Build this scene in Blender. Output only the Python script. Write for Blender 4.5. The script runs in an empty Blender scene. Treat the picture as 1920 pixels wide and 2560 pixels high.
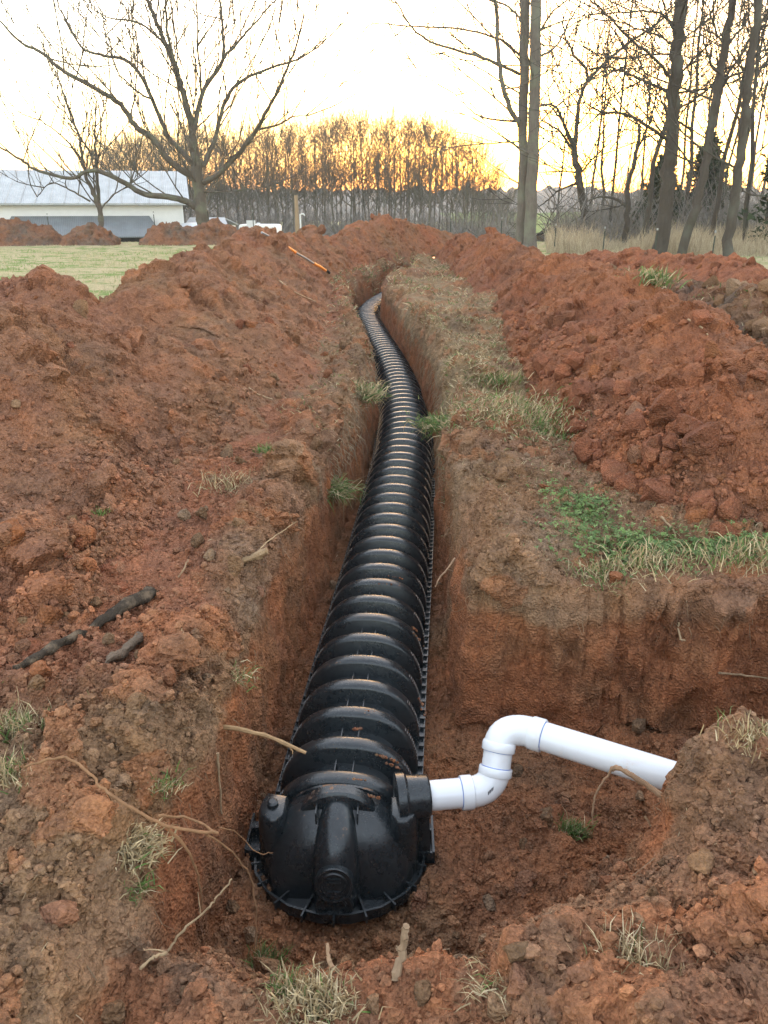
import bpy, bmesh, math, random, os
import numpy as np
from mathutils import Vector, Matrix, Euler
R = math.radians
scene = bpy.context.scene
COL = scene.collection
rng = np.random.default_rng(7)
random.seed(7)

# ------------------------------------------------------------------ camera, sky, sun, exposure
F_PX, PITCH, CAM_H = 1923.6, R(21.8), 1.55
cam_d = bpy.data.cameras.new('camera'); cam = bpy.data.objects.new('camera', cam_d); COL.objects.link(cam)
cam.location = (0, 0, CAM_H); cam.rotation_euler = (R(90) - PITCH, 0, 0)
cam_d.sensor_fit = 'VERTICAL'; cam_d.sensor_height = 34.6; cam_d.lens = 34.6 * F_PX / 2560.0
cam_d.clip_start = 0.05; cam_d.clip_end = 4000
scene.camera = cam

SUN_AZ, SUN_EL = R(9.5), R(0.9)
world = bpy.data.worlds.new('World'); scene.world = world; world.use_nodes = True
nt = world.node_tree; nt.nodes.clear()
wo = nt.nodes.new('ShaderNodeOutputWorld'); bg = nt.nodes.new('ShaderNodeBackground')
sky = nt.nodes.new('ShaderNodeTexSky'); sky.sky_type = 'NISHITA'; sky.sun_disc = False
sky.sun_elevation = SUN_EL; sky.sun_rotation = SUN_AZ
sky.altitude = 200; sky.air_density = 1.0; sky.dust_density = 2.4; sky.ozone_density = 1.0
hs = nt.nodes.new('ShaderNodeHueSaturation'); hs.inputs['Saturation'].default_value = 0.97; hs.inputs['Hue'].default_value = 0.508
nt.links.new(sky.outputs[0], hs.inputs['Color'])
sky_fill = nt.nodes.new('ShaderNodeMixRGB'); sky_fill.blend_type = 'ADD'; sky_fill.inputs[0].default_value = 1.0
sky_fill.inputs[2].default_value = (0.42, 0.42, 0.44, 1)          # even pale fill added to the whole sky for more light from overhead
nt.links.new(hs.outputs[0], sky_fill.inputs[1]); nt.links.new(sky_fill.outputs[0], bg.inputs['Color'])
bg.inputs['Strength'].default_value = 0.15
nt.links.new(bg.outputs[0], wo.inputs[0])

sun_d = bpy.data.lights.new('sun', 'SUN'); sun = bpy.data.objects.new('sun', sun_d); COL.objects.link(sun)
sun_d.energy = 0.3; sun_d.angle = R(10); sun_d.color = (1.0, 0.72, 0.42)
sun.rotation_euler = Vector((-math.sin(SUN_AZ) * math.cos(SUN_EL), -math.cos(SUN_AZ) * math.cos(SUN_EL), -math.sin(SUN_EL))).to_track_quat('-Z', 'Y').to_euler()
scene.view_settings.view_transform = 'Standard'; scene.view_settings.look = 'None'
scene.view_settings.gamma = 1.0; scene.view_settings.use_curve_mapping = False
scene.view_settings.exposure = 4.1

# ------------------------------------------------------------------ pixel helpers (photo pixels 1920 x 2560)
def ray(px, py):
    a = (px - 960) / F_PX; b = -(py - 1280) / F_PX
    return np.array((a, math.cos(PITCH) + b * math.sin(PITCH), -math.sin(PITCH) + b * math.cos(PITCH)))
def at(px, py, Y):
    d = ray(px, py); p = d * (Y / d[1]); return Vector((p[0], p[1], CAM_H + p[2]))
def project(V):
    z = V[:, 2] - CAM_H
    f = V[:, 1] * math.cos(PITCH) - z * math.sin(PITCH); u = V[:, 1] * math.sin(PITCH) + z * math.cos(PITCH)
    f = np.maximum(f, 1e-3)
    return 960 + F_PX * V[:, 0] / f, 1280 - F_PX * u / f, f

# ------------------------------------------------------------------ noise
def _h(ix, iy, iz, s):
    h = (ix.astype(np.uint32) * np.uint32(374761393) + iy.astype(np.uint32) * np.uint32(668265263)
         + iz.astype(np.uint32) * np.uint32(2246822519) + np.uint32((s * 3266489917) & 0xffffffff))
    h = (h ^ (h >> np.uint32(13))) * np.uint32(1274126177); h ^= h >> np.uint32(16)
    h = h * np.uint32(2654435761); h ^= h >> np.uint32(15)
    return h.astype(np.float32) / np.float32(4294967295.0)
def vnoise(P, scale, s=0):
    p = P / scale; i = np.floor(p).astype(np.int64); f = (p - i).astype(np.float32); f = f * f * (3 - 2 * f)
    r = 0
    for dx in (0, 1):
        for dy in (0, 1):
            for dz in (0, 1):
                w = (f[:, 0] if dx else 1 - f[:, 0]) * (f[:, 1] if dy else 1 - f[:, 1]) * (f[:, 2] if dz else 1 - f[:, 2])
                r = r + w * _h(i[:, 0] + dx, i[:, 1] + dy, i[:, 2] + dz, s)
    return r * 2 - 1
def fbm(P, scale, o=4, s=0, g=0.5):
    r = 0; a = 1.0
    for k in range(o):
        r = r + a * vnoise(P, scale / 2 ** k, s + k); a *= g
    return r
def worley(P, scale, s=0):
    """bulging cells: 1 at the cell point, 0 far from it; also a random value per cell"""
    p = P / scale; b = np.floor(p - 0.5).astype(np.int64)
    best = np.full(len(P), 9.0, np.float32); cid = np.zeros(len(P), np.float32)
    for dx in (0, 1):
        for dy in (0, 1):
            for dz in (0, 1):
                c = b + np.array((dx, dy, dz))
                q = np.stack([c[:, k] + 0.5 + 0.8 * (_h(c[:, 0], c[:, 1], c[:, 2], s + k) - 0.5) for k in range(3)], 1)
                d = ((p - q) ** 2).sum(1).astype(np.float32); m = d < best
                best[m] = d[m]; cid[m] = _h(c[:, 0], c[:, 1], c[:, 2], s + 9)[m]
    return np.clip(1 - np.sqrt(best) / 0.85, 0, 1), cid
def sstep(a, b, x):
    t = np.clip((x - a) / (b - a), 0, 1); return t * t * (3 - 2 * t)
def facets(P, scale, s=0):
    """broken, tilted blocks: a flat tilted face per cell, steps between cells; also the cell's random value"""
    p = P / scale; b = np.floor(p - 0.5).astype(np.int64); n = len(P)
    best = np.full(n, 9.0, np.float32); rel = np.zeros((n, 3), np.float32); ids = np.zeros((n, 3), np.int64)
    for dx in (0, 1):
        for dy in (0, 1):
            for dz in (0, 1):
                c = b + np.array((dx, dy, dz))
                q = np.stack([c[:, k] + 0.5 + 0.8 * (_h(c[:, 0], c[:, 1], c[:, 2], s + k) - 0.5) for k in range(3)], 1)
                r = (p - q).astype(np.float32); d = (r * r).sum(1); m = d < best
                best[m] = d[m]; rel[m] = r[m]; ids[m] = c[m]
    g = np.stack([_h(ids[:, 0], ids[:, 1], ids[:, 2], s + 3 + k) - 0.5 for k in range(3)], 1); cid = _h(ids[:, 0], ids[:, 1], ids[:, 2], s + 9)
    return 0.7 * cid + 1.3 * (rel * g).sum(1) + 0.35 * (1 - np.sqrt(best)), cid
def crumbs(P, big=0.035, amp=1.0, s=0):
    """crumbly soil relief in metres"""
    Q = P + 0.012 * np.stack([vnoise(P, 0.06, s + 80 + k) for k in range(3)], 1)
    w1, c1 = facets(Q, 0.17, s); w2, c2 = facets(Q, 0.072, s + 20); w3, c3 = facets(Q, 0.031, s + 40)
    m = np.clip(0.65 + 0.9 * vnoise(P, 0.5, s + 60), 0.2, 1.4)
    return amp * (1.7 * big * np.clip(w1, 0, 2) * (c1 > 0.45) * m + 0.036 * np.clip(w2, 0, 2) * m + 0.017 * w3 + 0.010 * fbm(P, 0.09, 3, s + 70, 0.6) - 0.02), c1, c2

# ------------------------------------------------------------------ object helpers
def put(name, me, mats=(), parent=None, loc=None):
    o = bpy.data.objects.new(name, me); COL.objects.link(o)
    for m in (mats if isinstance(mats, (list, tuple)) else [mats]):
        if m is not None: me.materials.append(m)
    if parent is not None: o.parent = parent
    if loc is not None: o.location = loc
    return o
def link_copy(name, me, parent, M):
    o = bpy.data.objects.new(name, me); COL.objects.link(o)
    if parent is not None: o.parent = parent
    o.matrix_basis = M; return o
def empty(name, loc=(0, 0, 0), rz=0.0):
    o = bpy.data.objects.new(name, None); COL.objects.link(o); o.empty_display_size = 0.1
    o.location = loc; o.rotation_euler = (0, 0, rz); return o
def tag(o, label=None, cat=None, group=None, kind=None):
    if label: o['label'] = label
    if cat: o['category'] = cat
    if group: o['group'] = group
    if kind: o['kind'] = kind
    return o
def np_mesh(name, V, Fs, smooth=True, col=None):
    """Fs: list of int arrays (n,k)"""
    me = bpy.data.meshes.new(name); V = np.asarray(V, np.float32)
    if not isinstance(Fs, (list, tuple)): Fs = [Fs]
    Fs = [np.asarray(f, np.int32) for f in Fs if len(f)]
    loops = np.concatenate([f.ravel() for f in Fs]); tot = np.concatenate([np.full(len(f), f.shape[1], np.int32) for f in Fs])
    me.vertices.add(len(V)); me.vertices.foreach_set('co', V.ravel())
    me.loops.add(len(loops)); me.loops.foreach_set('vertex_index', loops)
    me.polygons.add(len(tot)); st = np.concatenate([[0], np.cumsum(tot)[:-1]]).astype(np.int32)
    me.polygons.foreach_set('loop_start', st); me.polygons.foreach_set('loop_total', tot)
    me.polygons.foreach_set('use_smooth', np.full(len(tot), smooth))
    me.update(calc_edges=True)
    if col is not None: set_col(me, col)
    return me
def set_col(me, col):
    a = me.color_attributes.new('Col', 'FLOAT_COLOR', 'POINT')
    c = np.ones((len(col), 4), np.float32); c[:, :3] = col; a.data.foreach_set('color', c.ravel())
def get_np(me):
    n = len(me.vertices); V = np.empty(n * 3, np.float32); me.vertices.foreach_get('co', V)
    N = np.empty(n * 3, np.float32); me.vertices.foreach_get('normal', N)
    return V.reshape(-1, 3).astype(np.float64), N.reshape(-1, 3).astype(np.float64)
class MB:
    """collects verts and faces for one mesh"""
    def __init__(s): s.v = []; s.f = []; s.c = []; s.cur = None
    def add(s, vs, fs):
        b = len(s.v); s.v += [tuple(v) for v in vs]; s.f += [tuple(b + i for i in f) for f in fs]
        if s.cur is not None: s.c += [s.cur] * len(vs)
    def box(s, c, d, M=None):
        x, y, z = (k / 2 for k in d); P = [Vector((sx * x, sy * y, sz * z)) for sx in (-1, 1) for sy in (-1, 1) for sz in (-1, 1)]
        P = [(M @ p if M else p) + Vector(c) for p in P]
        s.add(P, [(0, 1, 3, 2), (4, 6, 7, 5), (0, 4, 5, 1), (2, 3, 7, 6), (0, 2, 6, 4), (1, 5, 7, 3)])
    def tube(s, pts, rad, n=8, cap=True, flat=None):
        pts = [Vector(p) for p in pts]; k = len(pts)
        if not isinstance(rad, (list, tuple)): rad = [rad] * k
        t0 = (pts[1] - pts[0]).normalized(); up = Vector((0, 0, 1)) if abs(t0.z) < 0.9 else Vector((0, 1, 0))
        nrm = t0.cross(up).normalized(); V = []
        for i, p in enumerate(pts):
            t = (pts[min(i + 1, k - 1)] - pts[max(i - 1, 0)]).normalized()
            nrm = (nrm - t * nrm.dot(t))
            nrm = nrm.normalized() if nrm.length > 1e-6 else t.orthogonal().normalized()
            b = t.cross(nrm)
            V += [p + (nrm * math.cos(2 * math.pi * j / n) + b * math.sin(2 * math.pi * j / n)) * rad[i] for j in range(n)]
        Fc = [(i * n + j, i * n + (j + 1) % n, (i + 1) * n + (j + 1) % n, (i + 1) * n + j) for i in range(k - 1) for j in range(n)]
        if cap: Fc += [tuple(range(n - 1, -1, -1)), tuple((k - 1) * n + j for j in range(n))]
        s.add(V, Fc)
    def loft(s, rings, close=False, caps=False):
        n = len(rings[0]); V = [p for r in rings for p in r]; m = n if close else n - 1
        Fc = [(i * n + j, i * n + (j + 1) % n, (i + 1) * n + (j + 1) % n, (i + 1) * n + j) for i in range(len(rings) - 1) for j in range(m)]
        if caps: Fc += [tuple(range(n - 1, -1, -1)), tuple((len(rings) - 1) * n + j for j in range(n))]
        s.add(V, Fc)
    def mesh(s, name, smooth=True, sharp=None):
        me = bpy.data.meshes.new(name); me.from_pydata(s.v, [], s.f); me.update()
        if s.c: set_col(me, np.array(s.c))
        bm = bmesh.new(); bm.from_mesh(me); bmesh.ops.recalc_face_normals(bm, faces=bm.faces)
        if sharp is not None:
            for e in bm.edges:
                if len(e.link_faces) == 2 and e.calc_face_angle(0) > sharp: e.smooth = False
        bm.to_mesh(me); bm.free()
        me.polygons.foreach_set('use_smooth', [smooth] * len(me.polygons)); return me
    def build(s, name, mat, parent=None, smooth=True, sharp=R(35)):
        return put(name, s.mesh(name, smooth, sharp), mat, parent)

# ------------------------------------------------------------------ materials
def new_mat(name):
    m = bpy.data.materials.new(name); m.use_nodes = True; t = m.node_tree
    return m, t, t.nodes['Principled BSDF']
def nd(t, typ, **kw):
    n = t.nodes.new(typ)
    for k, v in kw.items():
        if k in n.inputs: n.inputs[k].default_value = v
        else: setattr(n, k, v)
    return n
def ramp(t, src, stops):
    r = t.nodes.new('ShaderNodeValToRGB'); e = r.color_ramp.elements
    while len(e) < len(stops): e.new(0.5)
    for i, (p, c) in enumerate(stops): e[i].position = p; e[i].color = (*c, 1) if len(c) == 3 else c
    t.links.new(src, r.inputs[0]); return r.outputs[0]
def mixc(t, fac, a, b, mode='MIX'):
    n = t.nodes.new('ShaderNodeMixRGB'); n.blend_type = mode
    for i, v in ((0, fac), (1, a), (2, b)):
        if isinstance(v, (int, float)): n.inputs[i].default_value = v
        elif isinstance(v, tuple): n.inputs[i].default_value = (*v, 1) if len(v) == 3 else v
        else: t.links.new(v, n.inputs[i])
    return n.outputs[0]
def texco(t, out='Object'):
    return t.nodes.new('ShaderNodeTexCoord').outputs[out]
def noise_tex(t, co, scale, detail=4, rough=0.6):
    n = nd(t, 'ShaderNodeTexNoise', Scale=scale, Detail=detail, Roughness=rough); t.links.new(co, n.inputs['Vector']); return n.outputs['Fac']
def geo_pos(t): return t.nodes.new('ShaderNodeNewGeometry').outputs['Position']

def soil_material():
    m, t, b = new_mat('soil'); co = geo_pos(t)
    a = nd(t, 'ShaderNodeAttribute', attribute_name='Col').outputs['Color']
    n1 = noise_tex(t, co, 9, 5, 0.65); n2 = noise_tex(t, co, 70, 4, 0.7); n3 = noise_tex(t, co, 2.2, 3, 0.6)
    v = nd(t, 'ShaderNodeTexVoronoi', Scale=95.0); t.links.new(co, v.inputs['Vector'])
    c = mixc(t, 1.0, a, ramp(t, n1, [(0.25, (0.62, 0.64, 0.68)), (0.5, (1, 1, 1)), (0.78, (1.3, 1.22, 1.12))]), 'MULTIPLY')
    c = mixc(t, 1.0, c, ramp(t, n2, [(0.3, (0.6, 0.58, 0.58)), (0.55, (1, 1, 1)), (0.75, (1.35, 1.32, 1.28))]), 'MULTIPLY')
    c = mixc(t, 1.0, c, ramp(t, n3, [(0.3, (0.86, 0.9, 0.98)), (0.6, (1.06, 1.0, 0.95))]), 'MULTIPLY')
    hsv = nd(t, 'ShaderNodeHueSaturation'); t.links.new(c, hsv.inputs['Color'])
    oi = t.nodes.new('ShaderNodeObjectInfo')
    mr = nd(t, 'ShaderNodeMapRange'); mr.inputs['To Min'].default_value = 0.9; mr.inputs['To Max'].default_value = 1.12
    t.links.new(oi.outputs['Random'], mr.inputs['Value']); t.links.new(mr.outputs[0], hsv.inputs['Value'])
    t.links.new(hsv.outputs[0], b.inputs['Base Color'])
    b.inputs['Roughness'].default_value = 0.95; b.inputs['Specular IOR Level'].default_value = 0.15
    h = nd(t, 'ShaderNodeMath', operation='MULTIPLY_ADD'); t.links.new(n2, h.inputs[0]); h.inputs[1].default_value = 1.0
    t.links.new(v.outputs['Distance'], h.inputs[2])
    bp = nd(t, 'ShaderNodeBump', Strength=1.0, Distance=0.012); t.links.new(h.outputs[0], bp.inputs['Height'])
    t.links.new(bp.outputs[0], b.inputs['Normal']); return m
def grass_ground_material():
    m, t, b = new_mat('lawn'); co = geo_pos(t)
    n1 = noise_tex(t, co, 0.8, 4, 0.6); n2 = noise_tex(t, co, 2.6, 5, 0.65); n3 = noise_tex(t, co, 26, 4, 0.7)
    tan = (0.46, 0.38, 0.24); green = (0.19, 0.26, 0.085)
    f = mixc(t, 0.55, n1, n2); c = mixc(t, ramp(t, f, [(0.48, (0, 0, 0)), (0.57, (1, 1, 1))]), tan, green)
    c = mixc(t, 1.0, c, ramp(t, n3, [(0.3, (0.55, 0.55, 0.55)), (0.7, (1.25, 1.25, 1.2))]), 'MULTIPLY')
    t.links.new(c, b.inputs['Base Color']); b.inputs['Roughness'].default_value = 1.0; b.inputs['Specular IOR Level'].default_value = 0.05
    bp = nd(t, 'ShaderNodeBump', Strength=1.0, Distance=0.05); t.links.new(n3, bp.inputs['Height']); t.links.new(bp.outputs[0], b.inputs['Normal'])
    return m
def attr_material(name, rough=0.8, spec=0.2, transl=0.0):
    m, t, b = new_mat(name); a = nd(t, 'ShaderNodeAttribute', attribute_name='Col').outputs['Color']
    n = noise_tex(t, geo_pos(t), 35, 3)
    c = mixc(t, 1.0, a, ramp(t, n, [(0.3, (0.75, 0.75, 0.75)), (0.7, (1.2, 1.2, 1.2))]), 'MULTIPLY')
    t.links.new(c, b.inputs['Base Color']); b.inputs['Roughness'].default_value = rough; b.inputs['Specular IOR Level'].default_value = spec
    if transl:
        tr = nd(t, 'ShaderNodeBsdfTranslucent'); t.links.new(c, tr.inputs['Color'])
        mx = nd(t, 'ShaderNodeMixShader'); mx.inputs[0].default_value = transl
        t.links.new(b.outputs[0], mx.inputs[1]); t.links.new(tr.outputs[0], mx.inputs[2])
        t.links.new(mx.outputs[0], t.nodes['Material Output'].inputs['Surface'])
    return m
def bark_material(name, dark, light, moss=None, scale=1.0):
    m, t, b = new_mat(name); co = geo_pos(t)
    mp = nd(t, 'ShaderNodeMapping'); mp.inputs['Scale'].default_value = (1, 1, 0.18); t.links.new(co, mp.inputs['Vector'])
    n = noise_tex(t, mp.outputs[0], 16 * scale, 5, 0.7); n2 = noise_tex(t, co, 1.6 * scale, 3)
    c = mixc(t, n, dark, light)
    if moss: c = mixc(t, ramp(t, n2, [(0.48, (0, 0, 0)), (0.66, (0.8, 0.8, 0.8))]), c, moss)
    t.links.new(c, b.inputs['Base Color']); b.inputs['Roughness'].default_value = 0.9; b.inputs['Specular IOR Level'].default_value = 0.15
    bp = nd(t, 'ShaderNodeBump', Strength=0.8, Distance=0.03); t.links.new(n, bp.inputs['Height']); t.links.new(bp.outputs[0], b.inputs['Normal'])
    return m
def plain(name, c, rough=0.5, spec=0.5, metal=0.0, var=0.12, scale=6.0, bump=0.0):
    m, t, b = new_mat(name); n = noise_tex(t, texco(t), scale, 5)
    k = mixc(t, 1.0, tuple(c), ramp(t, n, [(0.25, (1 - var,) * 3), (0.75, (1 + var,) * 3)]), 'MULTIPLY')
    t.links.new(k, b.inputs['Base Color']); b.inputs['Roughness'].default_value = rough; b.inputs['Metallic'].default_value = metal
    b.inputs['Specular IOR Level'].default_value = spec
    if bump:
        bp = nd(t, 'ShaderNodeBump', Strength=bump, Distance=0.01); t.links.new(n, bp.inputs['Height']); t.links.new(bp.outputs[0], b.inputs['Normal'])
    return m
def plastic_material(name='black_plastic', level=0.365):
    m, t, b = new_mat(name); co = geo_pos(t)
    n = noise_tex(t, co, 7, 6, 0.65); n2 = noise_tex(t, co, 60, 4, 0.7)
    up = nd(t, 'ShaderNodeSeparateXYZ'); t.links.new(t.nodes.new('ShaderNodeNewGeometry').outputs['Normal'], up.inputs[0])
    mm = nd(t, 'ShaderNodeMath', operation='MULTIPLY'); t.links.new(n, mm.inputs[0]); t.links.new(n2, mm.inputs[1])
    mud = ramp(t, mm.outputs[0], [(level, (0, 0, 0)), (level + 0.04, (1, 1, 1))])
    upm = ramp(t, up.outputs['Z'], [(0.55, (0, 0, 0)), (0.9, (1, 1, 1))])
    fac = mixc(t, 1.0, mud, upm, 'MULTIPLY')
    dust = ramp(t, n2, [(0.35, (0.008, 0.011, 0.013)), (0.75, (0.020, 0.025, 0.028))])
    c = mixc(t, fac, dust, (0.19, 0.105, 0.06)); t.links.new(c, b.inputs['Base Color'])
    r = ramp(t, n, [(0.3, (0.2,) * 3), (0.7, (0.36,) * 3)]); rr = mixc(t, fac, r, (0.95,) * 3); t.links.new(rr, b.inputs['Roughness'])
    b.inputs['Specular IOR Level'].default_value = 0.5
    bp = nd(t, 'ShaderNodeBump', Strength=0.25, Distance=0.004); t.links.new(n2, bp.inputs['Height']); t.links.new(bp.outputs[0], b.inputs['Normal'])
    return m
def roof_material(name, c):
    m, t, b = new_mat(name); co = texco(t); w = nd(t, 'ShaderNodeTexWave', Scale=2.2); w.bands_direction = 'X'; t.links.new(co, w.inputs['Vector'])
    n = noise_tex(t, co, 1.2, 4); k = mixc(t, 1.0, c, ramp(t, n, [(0.3, (0.8,) * 3), (0.7, (1.1,) * 3)]), 'MULTIPLY')
    t.links.new(k, b.inputs['Base Color']); b.inputs['Roughness'].default_value = 0.5; b.inputs['Metallic'].default_value = 0.2
    bp = nd(t, 'ShaderNodeBump', Strength=0.5, Distance=0.04); t.links.new(w.outputs['Fac'], bp.inputs['Height']); t.links.new(bp.outputs[0], b.inputs['Normal'])
    return m
M_SOIL = soil_material(); M_LAWN = grass_ground_material()
M_BLADE = attr_material('grass_blades', 0.7, 0.25, 0.25); M_ROOT = attr_material('roots', 0.85, 0.15)
M_PLASTIC = plastic_material(); M_PLASTIC_MUD = plastic_material('muddy_black_plastic', 0.255)
def pvc_material():
    m, t, b = new_mat('white_pvc'); co = geo_pos(t); n = noise_tex(t, co, 22, 6, 0.7); n2 = noise_tex(t, co, 130, 3, 0.7)
    f = mixc(t, 1.0, ramp(t, n, [(0.56, (0, 0, 0)), (0.72, (0.5, 0.5, 0.5))]), ramp(t, n2, [(0.4, (0.2, 0.2, 0.2)), (0.65, (1, 1, 1))]), 'MULTIPLY')
    t.links.new(mixc(t, f, (0.66, 0.67, 0.69), (0.42, 0.27, 0.17)), b.inputs['Base Color']); t.links.new(mixc(t, f, (0.22,) * 3, (0.8,) * 3), b.inputs['Roughness']); return m
M_PVC = pvc_material()
M_PRINT = plain('grey_print', (0.12, 0.12, 0.13), 0.5, 0.2, 0, 0.3, 900)
M_BARK = bark_material('pale_bark', (0.075, 0.062, 0.05), (0.20, 0.175, 0.15), (0.17, 0.175, 0.13))
M_BARK_DARK = bark_material('dark_bark', (0.03, 0.025, 0.021), (0.10, 0.085, 0.07), (0.09, 0.09, 0.07))
M_BARK_OAK = bark_material('oak_bark', (0.055, 0.046, 0.036), (0.145, 0.124, 0.10), (0.14, 0.145, 0.10))
M_TWIG = plain('twigs', (0.10, 0.08, 0.062), 0.9, 0.1)
M_CHAR = bark_material('charred_bark', (0.016, 0.013, 0.011), (0.12, 0.092, 0.068), (0.25, 0.185, 0.125), 12.0)
M_WOOD = bark_material('split_wood', (0.24, 0.15, 0.085), (0.42, 0.30, 0.18), None, 3.0)
M_FARWOOD = bark_material('far_bark', (0.06, 0.056, 0.04), (0.14, 0.128, 0.088))

# soil colours (albedo)
C_TOP = np.array((0.205, 0.122, 0.068)); C_TOP2 = np.array((0.275, 0.178, 0.108)); C_CLAY = np.array((0.272, 0.113, 0.055))
C_RED = np.array((0.258, 0.102, 0.056)); C_SPOIL = np.array((0.250, 0.125, 0.074)); C_ORANGE = np.array((0.33, 0.135, 0.062)); C_GREY = np.array((0.15, 0.118, 0.092))
SOIL_V, SOIL_N = [], []
def mix3(a, b, t): return a + (b - a) * np.asarray(t)[:, None]
def L3(c, n): return np.repeat(np.asarray(c)[None, :], n, 0)

# ------------------------------------------------------------------ the ground with its trenches
PATH = np.array([(-0.13, 1.2), (-0.13, 2.1), (-0.09, 3.2), (0.0, 4.2), (0.07, 5.6), (0.17, 6.8), (0.23, 7.7), (0.24, 9.1), (0.10, 11.2), (-0.09, 13.1), (-0.26, 15.1), (-0.40, 16.3), (-0.22, 18.1), (0.12, 20.0), (0.75, 23.0), (2.0, 27.0)])
def cx(y): return np.interp(y, PATH[:, 1], PATH[:, 0])
EL = np.array([(1.1, -0.62), (1.7, -0.59), (2.1, -0.55), (2.5, -0.54), (3.4, -0.50), (4.2, -0.45), (5.0, -0.37), (5.6, -0.31), (6.6, -0.19), (8.1, -0.10), (9.5, -0.12), (11.3, -0.26), (13.2, -0.43), (15.1, -0.61), (16.4, -0.80), (18, -0.62), (20, -0.26), (23, 0.35), (27, 1.6)])
ER = np.array([(1.1, 0.26), (3.2, 0.33), (4.3, 0.39), (5.6, 0.44), (7.1, 0.52), (8.2, 0.54), (9.3, 0.50), (11.3, 0.37), (13.2, 0.18), (15.1, 0.01), (16.4, -0.08), (18, 0.12), (20, 0.5), (23, 1.1), (27, 2.4)])
def edge_d(x, y):
    l = np.interp(y, EL[:, 1 - 1], EL[:, 1]) - x; r = x - np.interp(y, ER[:, 0], ER[:, 1]); return np.maximum(l, r), l > r
def terrain(x, y):
    return -np.clip(y - 36, 0, 62) * 0.052 + 0.0 * x
def ground_h(x, y):
    P = np.stack([x, y, 0 * x], 1)
    n = fbm(P, 0.9, 4, 3); n2 = fbm(P, 0.3, 3, 8)
    d = x - cx(y) + 0.025 * n2
    g0 = 0.03 * n + 0.015 * n2
    edge, left = edge_d(x, y); edge = edge + 0.018 * n2 + 0.02 * n
    g0 += 0.11 * np.exp(-((edge - 0.17) / 0.17) ** 2) * (0.6 + 0.9 * np.clip(n2, -0.5, 1)) * (y > 1.4)
    g0 += 0.17 * np.clip(vnoise(P, 0.5, 21) + 0.15, 0, 1) * sstep(0.02, 0.15, edge) * sstep(0.75, 0.45, edge) * sstep(2.6, 3.2, y) * (~left)
    # hump at the corner of the two trenches
    g0 += 0.17 * np.exp(-((x - 0.56) ** 2 + (y - 3.5) ** 2) / 0.07) + 0.12 * np.exp(-((x - 0.62) ** 2 + (y - 4.35) ** 2) / 0.11)
    # near bank under the viewer and mound right of the pipe
    g0 += 0.07 * np.exp(-((y - 1.32) / 0.16) ** 2) * sstep(-0.4, 0.0, x) * (0.7 + 1.2 * n2)
    g0 += 0.17 * np.exp(-((x - 1.22) ** 2 / 0.14 + (y - 1.75) ** 2 / 0.10)) + 0.10 * np.exp(-((x - 0.98) ** 2 + (y - 2.0) ** 2) / 0.022)
    fl = -0.80 + 0.02 * n2 + 0.012 * n
    fl = fl + 0.07 * sstep(0.15, 0.38, np.abs(d)) * sstep(2.6, 1.9, y)
    # main trench
    slump = 0.20 * sstep(0.17, 0.03, edge) * np.clip(0.55 + 0.8 * n2 + 0.35 * left, 0.05, 1.3)
    g0 = g0 - slump
    m = sstep(0.04, -0.012, edge) * sstep(26.7, 25.9, y)
    ystart = 1.80 + 0.40 * sstep(0.22, 0.95, x) + 0.05 * n2
    wide = 0.50 + 0.12 * sstep(0.22, 0.7, x) - 0.30 * sstep(0.75, 1.05, x)
    ramp_n = np.clip((ystart - y) / wide, 0, 1)
    fl_main = fl * (1 - ramp_n) + (-0.14) * ramp_n
    h = g0 * (1 - m) + np.minimum(fl_main, g0) * m
    # side trench to the right
    back = 3.12 - 0.10 * np.clip(x - 0.4, 0, 2) + 0.03 * n2 - y
    ms = sstep(-0.02, 0.04, back) * sstep(-0.1, 0.05, x - cx(y) - 0.1) * sstep(2.42, 2.2, x + 0.05 * n2)
    fs = fl + 0.03 + 0.05 * n2
    fs = fs * (1 - ramp_n) + np.minimum(g0, 0.25) * ramp_n
    hs_ = np.minimum(h, np.maximum(fs, -0.9))
    h = h * (1 - ms) + hs_ * ms
    return h + terrain(x, y)
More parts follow.
